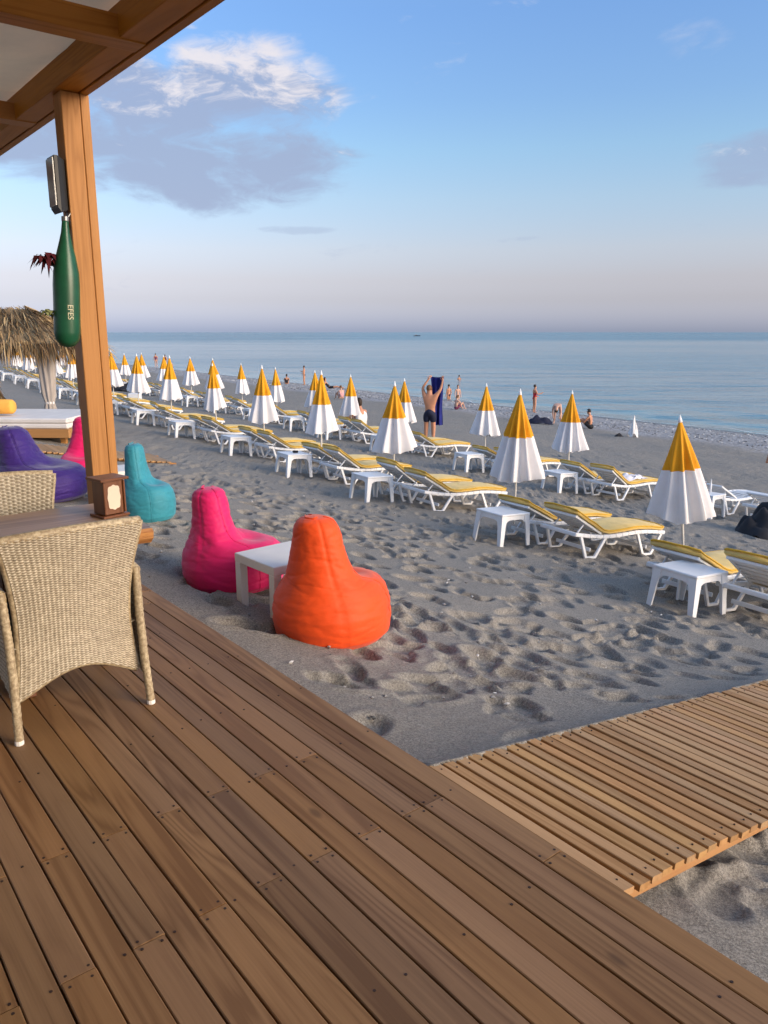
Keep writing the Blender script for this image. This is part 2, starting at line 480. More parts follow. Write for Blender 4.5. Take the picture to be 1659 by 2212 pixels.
# sand: grey volcanic grains, damp by the water, a strip of shingle
m, g, b = new_mat('grey_sand')
P = g.new('ShaderNodeNewGeometry').outputs['Position']
px, py, pz = g.sep(P)
s_ = px * float(NS[0]) + py * float(NS[1])
grain = g.noise(P, 240.0, 2, 0.7)
grain2 = g.noise(P, 75.0, 3, 0.7)
mid = g.noise(P, 7.0, 5, 0.6)
big = g.noise(P, 0.45, 4, 0.55)
col = g.mix((grain * 0.55 + grain2 * 0.45).smooth(0.38, 0.64), (0.118, 0.105, 0.089), (0.410, 0.373, 0.322))
col = g.mix(big.smooth(0.35, 0.7) * 0.30, col, (0.195, 0.185, 0.172))
col = g.mix(mid.smooth(0.45, 0.75) * 0.22, col, (0.165, 0.147, 0.125))
vo = g.new('ShaderNodeTexVoronoi'); vo.inputs['Scale'].default_value = 11.0; g.link(P, vo.inputs['Vector'])
vc = X(g, g.sep(vo.outputs['Color'])[0].s)
peb = g.mix(vc, (0.13, 0.13, 0.135), (0.52, 0.50, 0.50))
edge = g.noise(P, 0.35, 3, 0.5) * 3.0
pm = (s_ + edge).smooth(29.5, 32.0) * 0.75
col = g.mix(pm, col, peb)
wet = (s_ + edge * 0.25).smooth(36.6, 37.6)
col = g.mix(wet * 0.75, col, (0.075, 0.068, 0.060))
g.link(col, b.inputs['Base Color'])
g.setin(b.inputs['Roughness'], 0.9 - wet * 0.55)
b.inputs['Specular IOR Level'].default_value = 0.25
ripple = g.noise(g.mapped(P, scale=(1, 1, 1)), 4.2, 5, 0.6)
trod = s_.smooth(8.5, 13.0) * (1.0 - s_.smooth(33.0, 36.0))
h = grain * 0.10 + grain2 * 0.18 + ripple * (trod * 3.2 + 0.55)
g.link(g.bump(h, 0.55, 0.03), b.inputs['Normal'])
MT['sand'] = m

# sea
m, g, b = new_mat('sea_water')
P = g.new('ShaderNodeNewGeometry').outputs['Position']
px, py, pz = g.sep(P)
s_ = px * float(NS[0]) + py * float(NS[1])
w1 = g.noise(g.mapped(P, scale=(0.55, 1.0, 1), rot=(0, 0, -AS * 0.4)), 0.55, 4, 0.55, 0.4)
w2 = g.noise(g.mapped(P, scale=(0.5, 1.0, 1)), 0.13, 4, 0.5, 0.5)
w3 = g.noise(P, 3.0, 2, 0.5)
patch = g.noise(g.mapped(P, scale=(0.0035, 0.011, 1)), 1.0, 4, 0.55)
streak = g.noise(g.mapped(P, scale=(0.035, 0.28, 1)), 1.0, 5, 0.6).smooth(0.40, 0.70)
far = py.smooth(330.0, 620.0) * 0.75 + patch.smooth(0.42, 0.66) * 0.35
swell = ((s_ + g.noise(P, 0.09, 2, 0.5) * 5.0) * 1.15).sin() * (1.0 - (s_ - 39.0).smooth(0.0, 22.0))
h = w1 * 0.75 + w2 * 1.8 + w3 * 0.06 + swell * 0.22
bs = far * 0.36 + streak * 0.42 + 0.14
g.link(g.bump(h, bs, 1.0), b.inputs['Normal'])
shallow = 1.0 - (s_ - 38.0).smooth(0.0, 14.0)
colr = g.mix(shallow, (0.085, 0.195, 0.230), (0.160, 0.275, 0.285))
g.link(colr, b.inputs['Base Color'])
g.setin(b.inputs['Roughness'], far * 0.14 + 0.12)
b.inputs['IOR'].default_value = 1.33
b.inputs['Specular IOR Level'].default_value = 0.5
MT['sea'] = m
MT['foam'] = plain('sea_foam', (0.75, 0.78, 0.80), 0.6, 0.1, 6.0)
MT['pebble'] = plain('beach_pebbles', (0.30, 0.29, 0.29), 0.8, 0.5, 9.0)


# ================================================================== THE SETTING
WALK_U0, WALK_U1 = 1.19, 2.12
WALK_SLOPE = 0.165

def walk_top(v):
    return -0.025 - WALK_SLOPE * (v - 1.92)

def axis(lo, a, b, hi, step, grow):
    mid = list(np.arange(a, b, step)); left = []; p = a; s = step
    while p > lo:
        s *= grow; p -= s; left.append(p)
    right = []; p = mid[-1]; s = step
    while p < hi:
        s *= grow; p += s; right.append(p)
    return np.array(left[::-1] + mid + right)

def build_sand():
    xs = axis(-190, -4.2, 5.8, 75, 0.021, 1.028)
    ys = axis(-9, 2.4, 10.8, 240, 0.021, 1.025)
    Xg, Yg = np.meshgrid(xs, ys)
    Z = base_z(Xg, Yg)
    s, t = st(Xg, Yg)
    u = Xg * UD[0] + Yg * UD[1]; v = Xg * VD[0] + Yg * VD[1]
    # gentle mounds
    amp = sstep(s, 2.0, 4.0) * (1 - sstep(s, 30, 36))
    for k in range(26):
        th = rng.uniform(0, 2 * math.pi); wl = rng.uniform(0.7, 3.2); ph = rng.uniform(0, 6.28)
        Z += amp * 0.0035 * wl * np.sin((Xg * math.cos(th) + Yg * math.sin(th)) * 2 * math.pi / wl + ph) * 0.55
    # footprints and scuffs
    D = np.zeros_like(Z)
    def pit(cx, cy, a, bb, th, dep, rim=0.11):
        r = a * 2.2
        i0, i1 = np.searchsorted(ys, cy - r), np.searchsorted(ys, cy + r)
        j0, j1 = np.searchsorted(xs, cx - r), np.searchsorted(xs, cx + r)
        if i1 - i0 < 3 or j1 - j0 < 3: return
        dx_ = Xg[i0:i1, j0:j1] - cx; dy_ = Yg[i0:i1, j0:j1] - cy
        p = dx_ * math.cos(th) + dy_ * math.sin(th); q = -dx_ * math.sin(th) + dy_ * math.cos(th)
        e = np.sqrt((p / a) ** 2 + (q / (bb * (1 + 0.25 * p / a))) ** 2)
        hole = -dep * (1 - sstep(e, 0.62, 1.0)) * (1 - 0.25 * p / a)
        ring = dep * rim * np.exp(-((e - 1.20) / 0.20) ** 2) * (1 + 0.8 * p / a * (e < 2))
        cur = D[i0:i1, j0:j1]
        keep = 1 - 0.85 * (1 - sstep(e, 0.7, 1.15))
        D[i0:i1, j0:j1] = cur * keep + hole + ring
    placed = 0
    for k in range(15000):
        d_ = 2.6 + 26 * rng.random() ** 1.6
        a_ = rng.uniform(-0.62, 0.62)
        cx, cy = d_ * math.sin(a_), d_ * math.cos(a_)
        ss, tt = st(cx, cy); vv = cx * VD[0] + cy * VD[1]; uu = cx * UD[0] + cy * UD[1]
        if vv < 2.05 or ss > 33: continue
        # keep a swept patch beside the deck and walkway
        near = min((vv - 1.9), abs(uu - 2.12) if WALK_U0 - .5 < uu < 3.0 else 9)
        dens = 0.15 + 0.85 * sstep(np.float64(near), 0.2, 1.5)
        dens *= min(1.0, 0.21 + 0.02 * d_)
        if mnoise.noise(Vector((cx * .45, cy * .45, 3.1))) < -0.12: dens *= 0.45
        if d_ < 9: dens *= 0.62 + 0.04 * d_
        if rng.random() > dens: continue
        f = rng.uniform(0.7, 1.2)
        th = AS + (math.pi / 2 if rng.random() < .72 else 0) + (math.pi if rng.random() < .5 else 0) + rng.normal(0, 0.35)
        pit(cx, cy, 0.165 * f, 0.088 * f, th, rng.uniform(0.030, 0.062) * min(f, 1.1))
        placed += 1
    Z += D * (1 - sstep(np.hypot(Xg, Yg), 20, 30) * 0.5)
    # fine roughness
    n_ = rng.normal(0, 1, Z.shape)
    n_ = (n_ + np.roll(n_, 1, 0) + np.roll(n_, 1, 1) + np.roll(np.roll(n_, 1, 0), 1, 1)) / 4
    Z += n_ * 0.0014
    # dry ridge just above the water, smooth apron below
    Z += 0.05 * np.exp(-((s - 34.5) / 1.2) ** 2)
    # under and beside the timber: sand keeps below deck and walkway
    under = (v < 1.93) & (v > -9) & (u > -14) & (u < 15)
    Z = np.where(under, np.minimum(Z, -0.28), Z)
    edge_ = (v >= 1.93) & (v < 2.2) & (u > -14) & (u < 15)
    Z = np.where(edge_, np.minimum(Z, -0.06), Z)
    wt = walk_top(v)
    inw = (v > 1.9) & (v < 8.5)
    w_in = inw & (u > WALK_U0 - 0.06) & (u < WALK_U1 - 0.015)
    Z = np.where(w_in, np.minimum(Z, wt - 0.105), Z)
    # drift against the far side, scoured on the near side
    k1 = np.where(inw, np.exp(-np.clip(u - WALK_U1, 0, 9) / 0.30) * (u > WALK_U1 - 0.015), 0)
    Z = Z * (1 - k1) + (wt + 0.004 + 0.4 * D) * k1
    k2 = np.where(inw, np.exp(-np.clip(WALK_U0 - u, 0, 9) / 0.5) * (u < WALK_U0 - 0.06), 0)
    Z = Z * (1 - k2) + np.minimum(Z, wt - 0.085 + 0.6 * D) * k2
    ny, nx = Z.shape
    verts = np.stack([Xg.ravel(), Yg.ravel(), Z.ravel()], 1).astype(np.float32)
    idx = np.arange(nx * ny).reshape(ny, nx)
    quads = np.stack([idx[:-1, :-1].ravel(), idx[:-1, 1:].ravel(), idx[1:, 1:].ravel(), idx[1:, :-1].ravel()], 1).astype(np.int32)
    me = bpy.data.meshes.new('beach_sand')
    me.vertices.add(len(verts)); me.vertices.foreach_set('co', verts.ravel())
    me.loops.add(quads.size); me.loops.foreach_set('vertex_index', quads.ravel())
    me.polygons.add(len(quads)); me.polygons.foreach_set('loop_start', np.arange(0, quads.size, 4, dtype=np.int32))
    me.update(calc_edges=True); me.validate()
    me.polygons.foreach_set('use_smooth', [True] * len(quads))
    me.materials.append(MT['sand'])
    tag(link('beach_sand', me), kind='structure')

build_sand()

# ---- land behind, so the ground goes on out of sight
mb = MB()
for (x0, y0, x1, y1) in ((-600, -600, -189, 240), (-190, -600, 75, -8.9)):
    mb.grid(1, 1, lambda a, b_: (x0 + (x1 - x0) * a, y0 + (y1 - y0) * b_, -0.4))
tag(mb.build('back_beach', MT['sand']), kind='structure')

# ---- sea: one sheet to the horizon, its edge lying on the sloping shore
def sea_sheet():
    m_ = MB()
    ts = [-400, -120, -40, 0, 40, 90, 160, 300, 700, 2000, 6000, 18000]
    ss = [33, 60, 120, 300, 900, 3000, 9000, 26000]
    pts = []
    for s_ in ss:
        for t_ in [-26000] + ts + [30000]:
            x, y = xy(s_, t_); pts.append((x, y, SEA_Z))
    n_ = len(ts) + 2
    m_.add(pts, [(j * n_ + i, (j + 1) * n_ + i, (j + 1) * n_ + i + 1, j * n_ + i + 1) for j in range(len(ss) - 1) for i in range(n_ - 1)][:])
    me = m_.mesh('sea', MT['sea'])
    me.flip_normals() if me.polygons[0].normal.z < 0 else None
    tag(link('sea', me), kind='structure')
sea_sheet()

# ---- lace of foam where the ripples break
mb = MB()
def shore_s(t): return 37.55 + 0.5 * math.sin(t * .31) + 0.35 * math.sin(t * .83 + 1) + 0.18 * math.sin(t * 2.1 + 2)
for k in range(420):
    t0 = -18 + k * 0.4
    w = (0.05 + 0.10 * abs(mnoise.noise(Vector((t0 * .7, 0, 0))))) * (1 if mnoise.noise(Vector((t0 * .35, 4, 0))) > -0.18 else 0.15)
    a0, a1 = shore_s(t0), shore_s(t0 + .4)
    q = [xy(a0, t0), xy(a0 + w, t0), xy(a1 + w, t0 + .4), xy(a1, t0 + .4)]
    mb.add([(p[0], p[1], SEA_Z + 0.02) for p in q], [(0, 1, 2, 3)])
tag(mb.build('shore_foam', MT['foam']), 'thin white line of foam along the water edge', 'foam', kind='stuff')

# ---- shingle above the water
mb = MB()
for k in range(5200):
    s_ = 30.2 + 6.6 * rng.random() ** 0.85; t_ = rng.uniform(6, 75) if rng.random() < .75 else rng.uniform(40, 130)
    x, y = xy(s_, t_); r = rng.uniform(0.03, 0.075); z = gz(x, y) + r * 0.2 + 0.03 * math.exp(-((s_ - 34.5) / 1.2) ** 2)
    a = rng.uniform(0, 3.14); e = rng.uniform(.6, 1.3)
    vs = [(x + math.cos(a + q * 1.5708) * r * (e if q % 2 else 1 / e), y + math.sin(a + q * 1.5708) * r * (e if q % 2 else 1 / e), z) for q in range(4)]
    vs += [(x, y, z + r * .55), (x, y, z - r * .4)]
    mb.add(vs, [(0, 1, 4), (1, 2, 4), (2, 3, 4), (3, 0, 4), (1, 0, 5), (2, 1, 5), (3, 2, 5), (0, 3, 5)])
mp, gp, bp_ = new_mat('shingle_stones')
rp = X(gp, gp.new('ShaderNodeNewGeometry').outputs['Random Per Island'])
gp.link(gp.ramp(rp, [(0, (0.10, 0.10, 0.10)), (.5, (0.30, 0.29, 0.285)), (1, (0.62, 0.60, 0.58))]), bp_.inputs['Base Color'])
bp_.inputs['Roughness'].default_value = 0.85
tag(mb.build('shingle', mp), 'strip of grey and white shingle above the waterline', 'shingle', kind='stuff')

# ---- deck of brown boards
PITCH = 0.0995; BW = 0.0942; BT = 0.027
deck = thing('wooden_deck', None, None, (0, 0, 0), -0.0); tag(deck, kind='structure')
ANG_U = math.atan2(UD[1], UD[0])
def board_mesh(name, L, W, T, mat, seed=0, worn=True):
    """a board along local x with eased top edges, top at z = 0"""
    c = 0.0028
    prof = [(-W / 2, -T), (W / 2, -T), (W / 2, -c), (W / 2 - c, 0), (-W / 2 + c, 0), (-W / 2, -c)]
    rr = random.Random(seed); n = max(2, int(L / 0.45)) if worn else 1
    vs, fs = [], []
    for i in range(n + 1):
        x = -L / 2 + L * i / n
        oy = rr.uniform(-.0012, .0012) if worn else 0; oz = rr.uniform(-.0012, .0008) if worn else 0
        for (y, z) in prof: vs.append((x, y + oy, z + oz))
    for i in range(n):
        for j in range(6):
            fs.append((i * 6 + j, (i + 1) * 6 + j, (i + 1) * 6 + (j + 1) % 6, i * 6 + (j + 1) % 6))
    fs.append(tuple(range(6))); fs.append(tuple(n * 6 + j for j in range(6))[::-1])
    me = MB().add(vs, fs).mesh(name, mat)
    return me
screws = MB()
def screw(u, v, z=0.0):
    x, y = uvp(u, v)
    screws.lathe([(0.0048, -0.001), (0.0048, 0.0012), (0.0, 0.0012)], 6, (x, y, z))
rj = random.Random(3)
for row in range(36):
    vc = 1.90 - PITCH * 0.5 - PITCH * row
    if row == 0: js = [1.42, 4.9, -1.6, 8.0]
    elif row % 2: js = [1.90 if row not in (3, 5, 7, 9, 11, 13, 15) else 2.45]
    else: js = [1.90]
    if row: 
        j0 = js[0]
        js = [j0, j0 + 2.75, j0 - 2.75, j0 + 5.5]
    ends = sorted([-4.2] + [j for j in js if -4.0 < j < 9.6] + [9.8])
    for a, b_ in zip(ends[:-1], ends[1:]):
        if a > 9.7: continue
        L = b_ - a - 0.004
        o = link('plank', board_mesh('plank', L, BW, BT, MT['deck'], rj.randrange(9999)), deck)
        x, y = uvp((a + b_) / 2, vc + rj.uniform(-.0012, .0012)); o.location = (x, y, rj.uniform(-.0008, .0006))
        o.rotation_euler = (rj.uniform(-.006, .006), 0, ANG_U)
        for e, sg in ((a, 1), (b_, -1)):
            if -1 < e < 6:
                for q in (-1, 1): screw(e + sg * 0.022 + rj.uniform(-.006, .006), vc + q * 0.030 + rj.uniform(-.003, .003))
    jo = 0.35 + (row % 2) * 0.02
    for kk in range(-1, 14):
        uu = 0.25 + kk * 0.55
        if rj.random() < 0.7 and all(abs(uu - j) > .15 for j in js): screw(uu + rj.uniform(-.02, .02), vc + rj.choice((-.028, 0.0, .026)))
so = screws.build('screw_heads', MT['screw'], deck); so['kind'] = 'stuff'
mb = MB()
for kk in range(-7, 18):
    uu = 0.25 + kk * 0.55; a = uvp(uu, 1.86); b_ = uvp(uu, -1.7)
    mb.bar((*a, -BT - .062), (*b_, -BT - .062), 0.05, 0.11)
mb.build('joist', MT['dark'], deck)
a, b_ = uvp(-4.2, 1.880), uvp(9.8, 1.880)
fa = MB().bar((-7.0, 0, 0), (7.0, 0, 0), 0.022, 0.20).build('fascia_board', MT['deck'], deck)
fa.location = (*uvp(2.8, 1.878), -BT - 0.103); fa.rotation_euler = (0, 0, ANG_U)

# ---- boardwalk of narrow slats running down to the sea
walk = thing('boardwalk', None, None); tag(walk, kind='structure')
tilt = math.atan(WALK_SLOPE)
slat_meshes = [board_mesh('slat', WALK_U1 - WALK_U0, 0.060, 0.024, MT['slat'], 70 + q) for q in range(5)]
for kk in range(88):
    v = 1.955 + 0.0775 * kk * math.cos(tilt)
    o = link('slat', slat_meshes[kk % 5], walk)
    x, y = uvp((WALK_U0 + WALK_U1) / 2 + rj.uniform(-.008, .008), v); o.location = (x, y, walk_top(v) + rj.uniform(-.002, .002))
    o.rotation_euler = (0, 0, 0)
    ex = Vector((UD[0], UD[1], 0)); ez = Vector((VD[0] * math.sin(tilt), VD[1] * math.sin(tilt), math.cos(tilt))); ey = ez.cross(ex)
    o.rotation_euler = (Matrix((ex, ey, ez)).transposed() @ Matrix.Rotation(rj.uniform(-.008, .008), 3, 'Z')).to_euler()
for uu in (WALK_U0 + 0.05, (WALK_U0 + WALK_U1) / 2, WALK_U1 - 0.05):
    mb = MB().bar((-3.4, 0, 0), (3.4, 0, 0), 0.045, 0.05)
    o = mb.build('stringer', MT['frame'], walk)
    vm = 1.95 + 3.4 * math.cos(tilt); o.location = (*uvp(uu, vm), walk_top(vm) - 0.026 - 0.026)
    ex = Vector((VD[0] * math.cos(tilt), VD[1] * math.cos(tilt), -math.sin(tilt))); ez = Vector((VD[0] * math.sin(tilt), VD[1] * math.sin(tilt), math.cos(tilt)))
    o.rotation_euler = Matrix((ex, ez.cross(ex), ez)).transposed().to_euler()
sc2 = MB()
for kk in range(60):
    v = 1.955 + 0.0775 * kk * math.cos(tilt)
    for uu in (WALK_U0 + 0.05, WALK_U1 - 0.05):
        x, y = uvp(uu + rj.uniform(-.01, .01), v); sc2.lathe([(0.004, -0.001), (0.004, 0.003), (0, 0.003)], 5, (x, y, walk_top(v)))
so = sc2.build('screw_heads', MT['screw'], walk); so['kind'] = 'stuff'

# ================================================================== PERGOLA
perg = thing('pergola', 'timber pergola with cloth roof over the deck', 'pergola', (*uvp(5.6, 1.78), 0))
def P_(u, v, z):                       # deck frame -> pergola local
    x, y = uvp(u, v); return (x - perg.location.x, y - perg.location.y, z)
def pbeam(name, a, b_, w, h, mat, bev=0.004):
    """bar from a to b (u, v, z) as its own mesh along local x"""
    pa, pb = Vector(P_(*a)), Vector(P_(*b_)); d = pb - pa
    o = MB().box((0, 0, 0), (d.length, w, h), None, bev).build(name, mat, perg)
    x = d.normalized(); up = Vector((0, 0, 1)) if abs(x.z) < .9 else Vector((UD[0], UD[1], 0))
    y = up.cross(x).normalized(); z = x.cross(y)
    o.location = (pa + pb) / 2; o.rotation_euler = Matrix((x, y, z)).transposed().to_euler()
    return o
BZ = 3.18
for pu in (5.51, 0.9 - 4.4, 12.0):
    pbeam('post', (pu, 1.803, 0.0), (pu, 1.803, BZ - 0.002), 0.118, 0.155, MT['beam'])
    pbeam('post_facing', (pu + 0.004, 1.8955, 0.0), (pu + 0.004, 1.8955, BZ - 0.002), 0.056, 0.15, MT['beam'])
pbeam('beam', (-6.0, 1.785, BZ + 0.08), (13.0, 1.785, BZ + 0.08), 0.145, 0.16, MT['beam'])
pbeam('beam_facing', (-6.0, 1.8935, BZ + 0.075), (13.0, 1.8935, BZ + 0.075), 0.056, 0.16, MT['beam'])
for ru in (-3.6, -1.6, 0.4, 2.4, 4.41, 6.44, 8.5, 10.5, 12.5):
    pbeam('rafter', (ru, -7.0, BZ + 0.052), (ru, 1.857, BZ + 0.052), 0.155, 0.118, MT['beam'])
pbeam('rear_beam', (-6.0, -7.05, BZ + 0.05), (13.0, -7.05, BZ + 0.05), 0.15, 0.17, MT['beam'])
for pu in (-5.5, 12.5): pbeam('post', (pu, -7.05, 0.0), (pu, -7.05, BZ - .04), 0.15, 0.15, MT['beam'])
# cloth panels between the rafters, hung slack
rus = [-5.6, -3.6, -1.6, 0.4, 2.4, 4.41, 6.44, 8.5, 10.5, 12.5]
for a, b_ in zip(rus[:-1], rus[1:]):
    def fn(i, j, a=a, b_=b_):
        uu = a + (b_ - a) * i; vv = -7.0 + (1.83 + 7.0) * j
        sag = 0.11 * math.sin(math.pi * i) * (0.55 + 0.45 * math.sin(math.pi * min(1, j * 3 % 1.0)))
        scal = 0.16 * (1 - math.sin(math.pi * i)) * max(0, (j - 0.93) / 0.07)
        zz = BZ + 0.17 - sag + 0.012 * math.sin(i * 9 + j * 21) - (0 if j < .93 else 0)
        return P_(uu, vv - 0.10 * math.sin(math.pi * i) * max(0, (j - .9) / .1), zz + 0.05 * max(0, (j - .93) / .07))
    MB().grid(14, 60, fn).build('cloth_panel', MT['canopy'], perg, True)

# floodlight and bottle planter on the shaded side of the post
lx, ly = uvp(5.500, 1.708)
lamp = thing('floodlight', 'black floodlight with grey glass mounted high on the pergola post', 'floodlight', (lx, ly, 2.62), (0, 0, ANG_U + math.pi / 2))
# local +x = -v direction (away from post), y = along the deck
def FL(m_): return m_
mb = MB()
W_, H_, = 0.15, 0.34
ring0 = [(-.03, -.05, -.15), (-.03, .05, -.15), (-.03, .05, .15), (-.03, -.05, .15)]
ring1 = [(.02, -W_ / 2, -H_ / 2), (.02, W_ / 2, -H_ / 2), (.02, W_ / 2, H_ / 2), (.02, -W_ / 2, H_ / 2)]
ring2 = [(0.04, -W_ / 2, -H_ / 2 + .03), (0.04, W_ / 2, -H_ / 2 + .03), (0.04, W_ / 2, H_ / 2), (0.04, -W_ / 2, H_ / 2)]
mb.add(ring0 + ring1 + ring2, [(3, 2, 1, 0), (0, 1, 5, 4), (1, 2, 6, 5), (2, 3, 7, 6), (3, 0, 4, 7), (4, 5, 9, 8), (5, 6, 10, 9), (6, 7, 11, 10), (7, 4, 8, 11), (8, 9, 10, 11)])
mb.build('housing', MT['lampblack'], lamp)
MB().box((.0455, 0, .015), (.012, W_ - .02, H_ - .05), None, .004).build('glass', MT['lampglass'], lamp)
MB().bar((-.06, 0, -.17), (-.02, 0, -.27), .03, .012).bar((-.06, 0, .1), (-.06, 0, -.28), .05, .012).build('bracket', MT['strap'], lamp)

bx_, by_ = uvp(5.44, 1.652)
pl = thing('bottle_planter', 'tall green bottle planter hanging on the pergola post', 'planter', (bx_, by_, 1.60), (0, R(-4), ANG_U + math.pi / 2))
prof = [(0.0, 0.0), (0.045, 0.012), (0.075, 0.05), (0.083, 0.10), (0.084, 0.40), (0.080, 0.48), (0.062, 0.58), (0.040, 0.67), (0.027, 0.73), (0.021, 0.79), (0.021, 0.80), (0.0, 0.805)]
MB().lathe(prof, 28).build('bottle', MT['greenp'], pl, True)
MB().lathe([(0.021, 0.798), (0.023, 0.802), (0.023, 0.828), (0.0, 0.83)], 14).build('cap', MT['strap'], pl)
MB().tube([(-.02, 0, .83), (-.05, 0, .88), (-.07, 0, .90)], .004, 6).build('hanging_wire', MT['strap'], pl)
# two cut openings rimmed with soil
for zz, rr in ((0.52, 0.05), (0.20, 0.045)):
    MB().lathe([(rr, 0), (rr * .9, .012), (0, .014)], 14).build('soil_opening', MT['dark'], pl).location = (0.055, -0.055, zz)
fc = bpy.data.curves.new('lettering', 'FONT'); fc.body = "EFES"; fc.size = 0.050; fc.extrude = 0.0012; fc.align_x = 'LEFT'; fc.align_y = 'CENTER'
tmp = bpy.data.objects.new('tmp_text', fc); COL.objects.link(tmp)
bpy.context.view_layer.update()
tme = bpy.data.meshes.new_from_object(tmp.evaluated_get(bpy.context.evaluated_depsgraph_get()))
bpy.data.objects.remove(tmp)
tme.materials.clear(); tme.materials.append(MT['letters'])
fc_dir = math.atan2(-uvp(5.44, 1.652)[1], -uvp(5.44, 1.652)[0]) - pl.rotation_euler.z + 0.25   # side of the bottle that looks along the deck
for vtx in tme.vertices:
    x, y, z = vtx.co
    a_ = fc_dir + y / 0.0846
    rr_ = 0.0846 + z
    vtx.co = (rr_ * math.cos(a_), rr_ * math.sin(a_), 0.275 - x)
link('lettering', tme, pl)
def leaves(mb, c, n, L, W, seed, droop=0.6, up=0.5):
    rr = random.Random(seed)
    for k in range(n):
        a = rr.uniform(0, 6.28); e = rr.uniform(-.4, 1.2) * up; l = L * rr.uniform(.6, 1.1); w = W * rr.uniform(.7, 1.2)
        d = Vector((math.cos(a) * math.cos(e), math.sin(a) * math.cos(e), math.sin(e))); s_ = d.cross(Vector((0, 0, 1))).normalized()
        p0 = Vector(c); p1 = p0 + d * l * .5; p2 = p0 + d * l + Vector((0, 0, -droop * l))
        p1 = p1 + Vector((0, 0, .08 * l))
        mb.add([p0 - s_ * w * .2, p0 + s_ * w * .2, p1 + s_ * w, p2, p1 - s_ * w], [(0, 1, 2, 4), (4, 2, 3)])
    return mb
leaves(leaves(MB(), (.095, -.05, .55), 26, .13, .018, 5), (.15, -.03, .545), 20, .085, .016, 8, .9).build('red_plant', MT['redleaf'], pl)
leaves(leaves(MB(), (.085, -.04, .215), 20, .085, .016, 6, .4), (.12, -.02, .22), 16, .06, .014, 9, .5).build('green_plant', MT['greenleaf'], pl)

# ================================================================== FURNITURE ON THE DECK
# ---- live-edge dining table
tx, ty = uvp(4.03, 0.50)
tbl = thing('dining_table', 'thick live-edge wooden dining table under the pergola', 'table', (tx, ty, 0), (0, 0, math.atan2(VD[1], VD[0])))
# local x = v (towards the sea), local y = -u ... (x forward, y = left = u)
def table_top():
    m_ = MB(); n = 34; L0, L1 = -1.25, 0.95
    rr = random.Random(4); vs, fs = [], []
    for i in range(n + 1):
        x = L0 + (L1 - L0) * i / n
        wn = 0.395 + 0.018 * math.sin(x * 5) + 0.010 * math.sin(x * 13 + 1); wf = 0.41 + 0.020 * math.sin(x * 4 + 2) + 0.012 * math.sin(x * 11)
        for (y, z) in ((-wn + .030, .672), (-wn + .004, .700), (-wn, .735), (-wn + .012, .750), (wf - .012, .750), (wf, .735), (wf - .006, .700), (wf - .03, .672)):
            vs.append((x + (0.012 * math.sin(y * 23) if i in (0, n) else 0), y, z))
    for i in range(n):
        for j in range(8): fs.append((i * 8 + j, i * 8 + (j + 1) % 8, (i + 1) * 8 + (j + 1) % 8, (i + 1) * 8 + j))
    fs.append(tuple(range(8))[::-1]); fs.append(tuple(n * 8 + j for j in range(8)))
    return m_.add(vs, [f[::-1] for f in fs])
me = table_top().mesh('table_top', [MT['table'], MT['edge']])
for p in me.polygons:
    if abs(p.normal.z) < 0.8: p.material_index = 1
link('table_top', me, tbl)
for sx in (-1.0, 0.30):
    mb = MB()
    for sy in (-1, 1): mb.bar((sx, sy * .24 - .04, 0.0), (sx, sy * .16 - .04, .672), .08, .08, (1, 0, 0), .004)
    mb.bar((sx, -.30, .638), (sx, .20, .638), .07, .066, bev=.003)
    mb.build('trestle', MT['box'], tbl)
MB().bar((-0.92, -.04, .18), (0.28, -.04, .18), .05, .09, bev=.003).build('stretcher', MT['box'], tbl)

# ---- menu box with a scalloped card
mx_, my_ = uvp(4.06, 1.375)
box = thing('menu_box', 'dark wooden menu box with blank cream card on the table', 'box', (mx_, my_, 0.7505), (0, 0, R(50)))
# front is local -y
MB().box((0, 0, .105), (.122, .105, .18), None, .003).build('body', MT['box'], box)
MB().box((0, 0, .0065), (.155, .14, .013), None, .003).build('plinth', MT['box'], box)
MB().box((0, 0, .202), (.165, .15, .014), None, .003).build('lid', MT['box'], box)
for sx in (-1, 1): MB().box((sx * .0575, -.0580, .105), (.010, .012, .168), None, .002).build('front_post', MT['box'], box)
pts = []
for k in range(72):
    q = 2 * math.pi * k / 72
    cx_, cz_ = math.cos(q), math.sin(q)
    sup = (abs(cx_) ** 3.2 + abs(cz_) ** 3.2) ** (-1 / 3.2)
    pts.append((.036 * sup * cx_ * (1 + .045 * math.cos(8 * q)), -.0545, .105 + .064 * sup * cz_ * (1 + .045 * math.cos(8 * q))))
n_ = len(pts)
MB().add(pts + [(p[0], p[1] + .003, p[2]) for p in pts], [tuple(range(n_))] + [(i, i + n_, (i + 1) % n_ + n_, (i + 1) % n_) for i in range(n_)]).build('card', MT['card'], box)

# ---- rattan armchairs
def weave(m_, fn, W, H, cols, rows, amp=0.0046, sub=(4, 3)):
    """woven relief over a patch: fn(a, b) -> (point, normal), a along width, b along height"""
    nu, nv = cols * sub[0], rows * sub[1]
    def f(i, j):
        a, b_ = i * cols, j * rows
        p, nrm = fn(i, j)
        ia, ib = math.floor(a), math.floor(b_ - 1e-6)
        ph = math.cos(math.pi * (a + ib))
        fy = (b_ - ib) - .5; fx = (a + .5) % 1.0 - .5
        hh = amp * 0.9 * ph + amp * 0.9 * math.sqrt(max(0, 1 - (2 * fy) ** 2))
        hv = -amp * 0.7 * ph + amp * 0.8 * math.sqrt(max(0, 1 - (2.4 * fx) ** 2)) - amp * .3
        kinds.append(1 if hv > hh + amp * .1 else 0)
        return tuple(Vector(p) + Vector(nrm) * max(hh, hv))
    kinds = []
    m_.grid(nu, nv, f)
    m_.mi = [1 if sum(kinds[q] for q in fc_) >= 2 else 0 for fc_ in m_.f]
    return m_

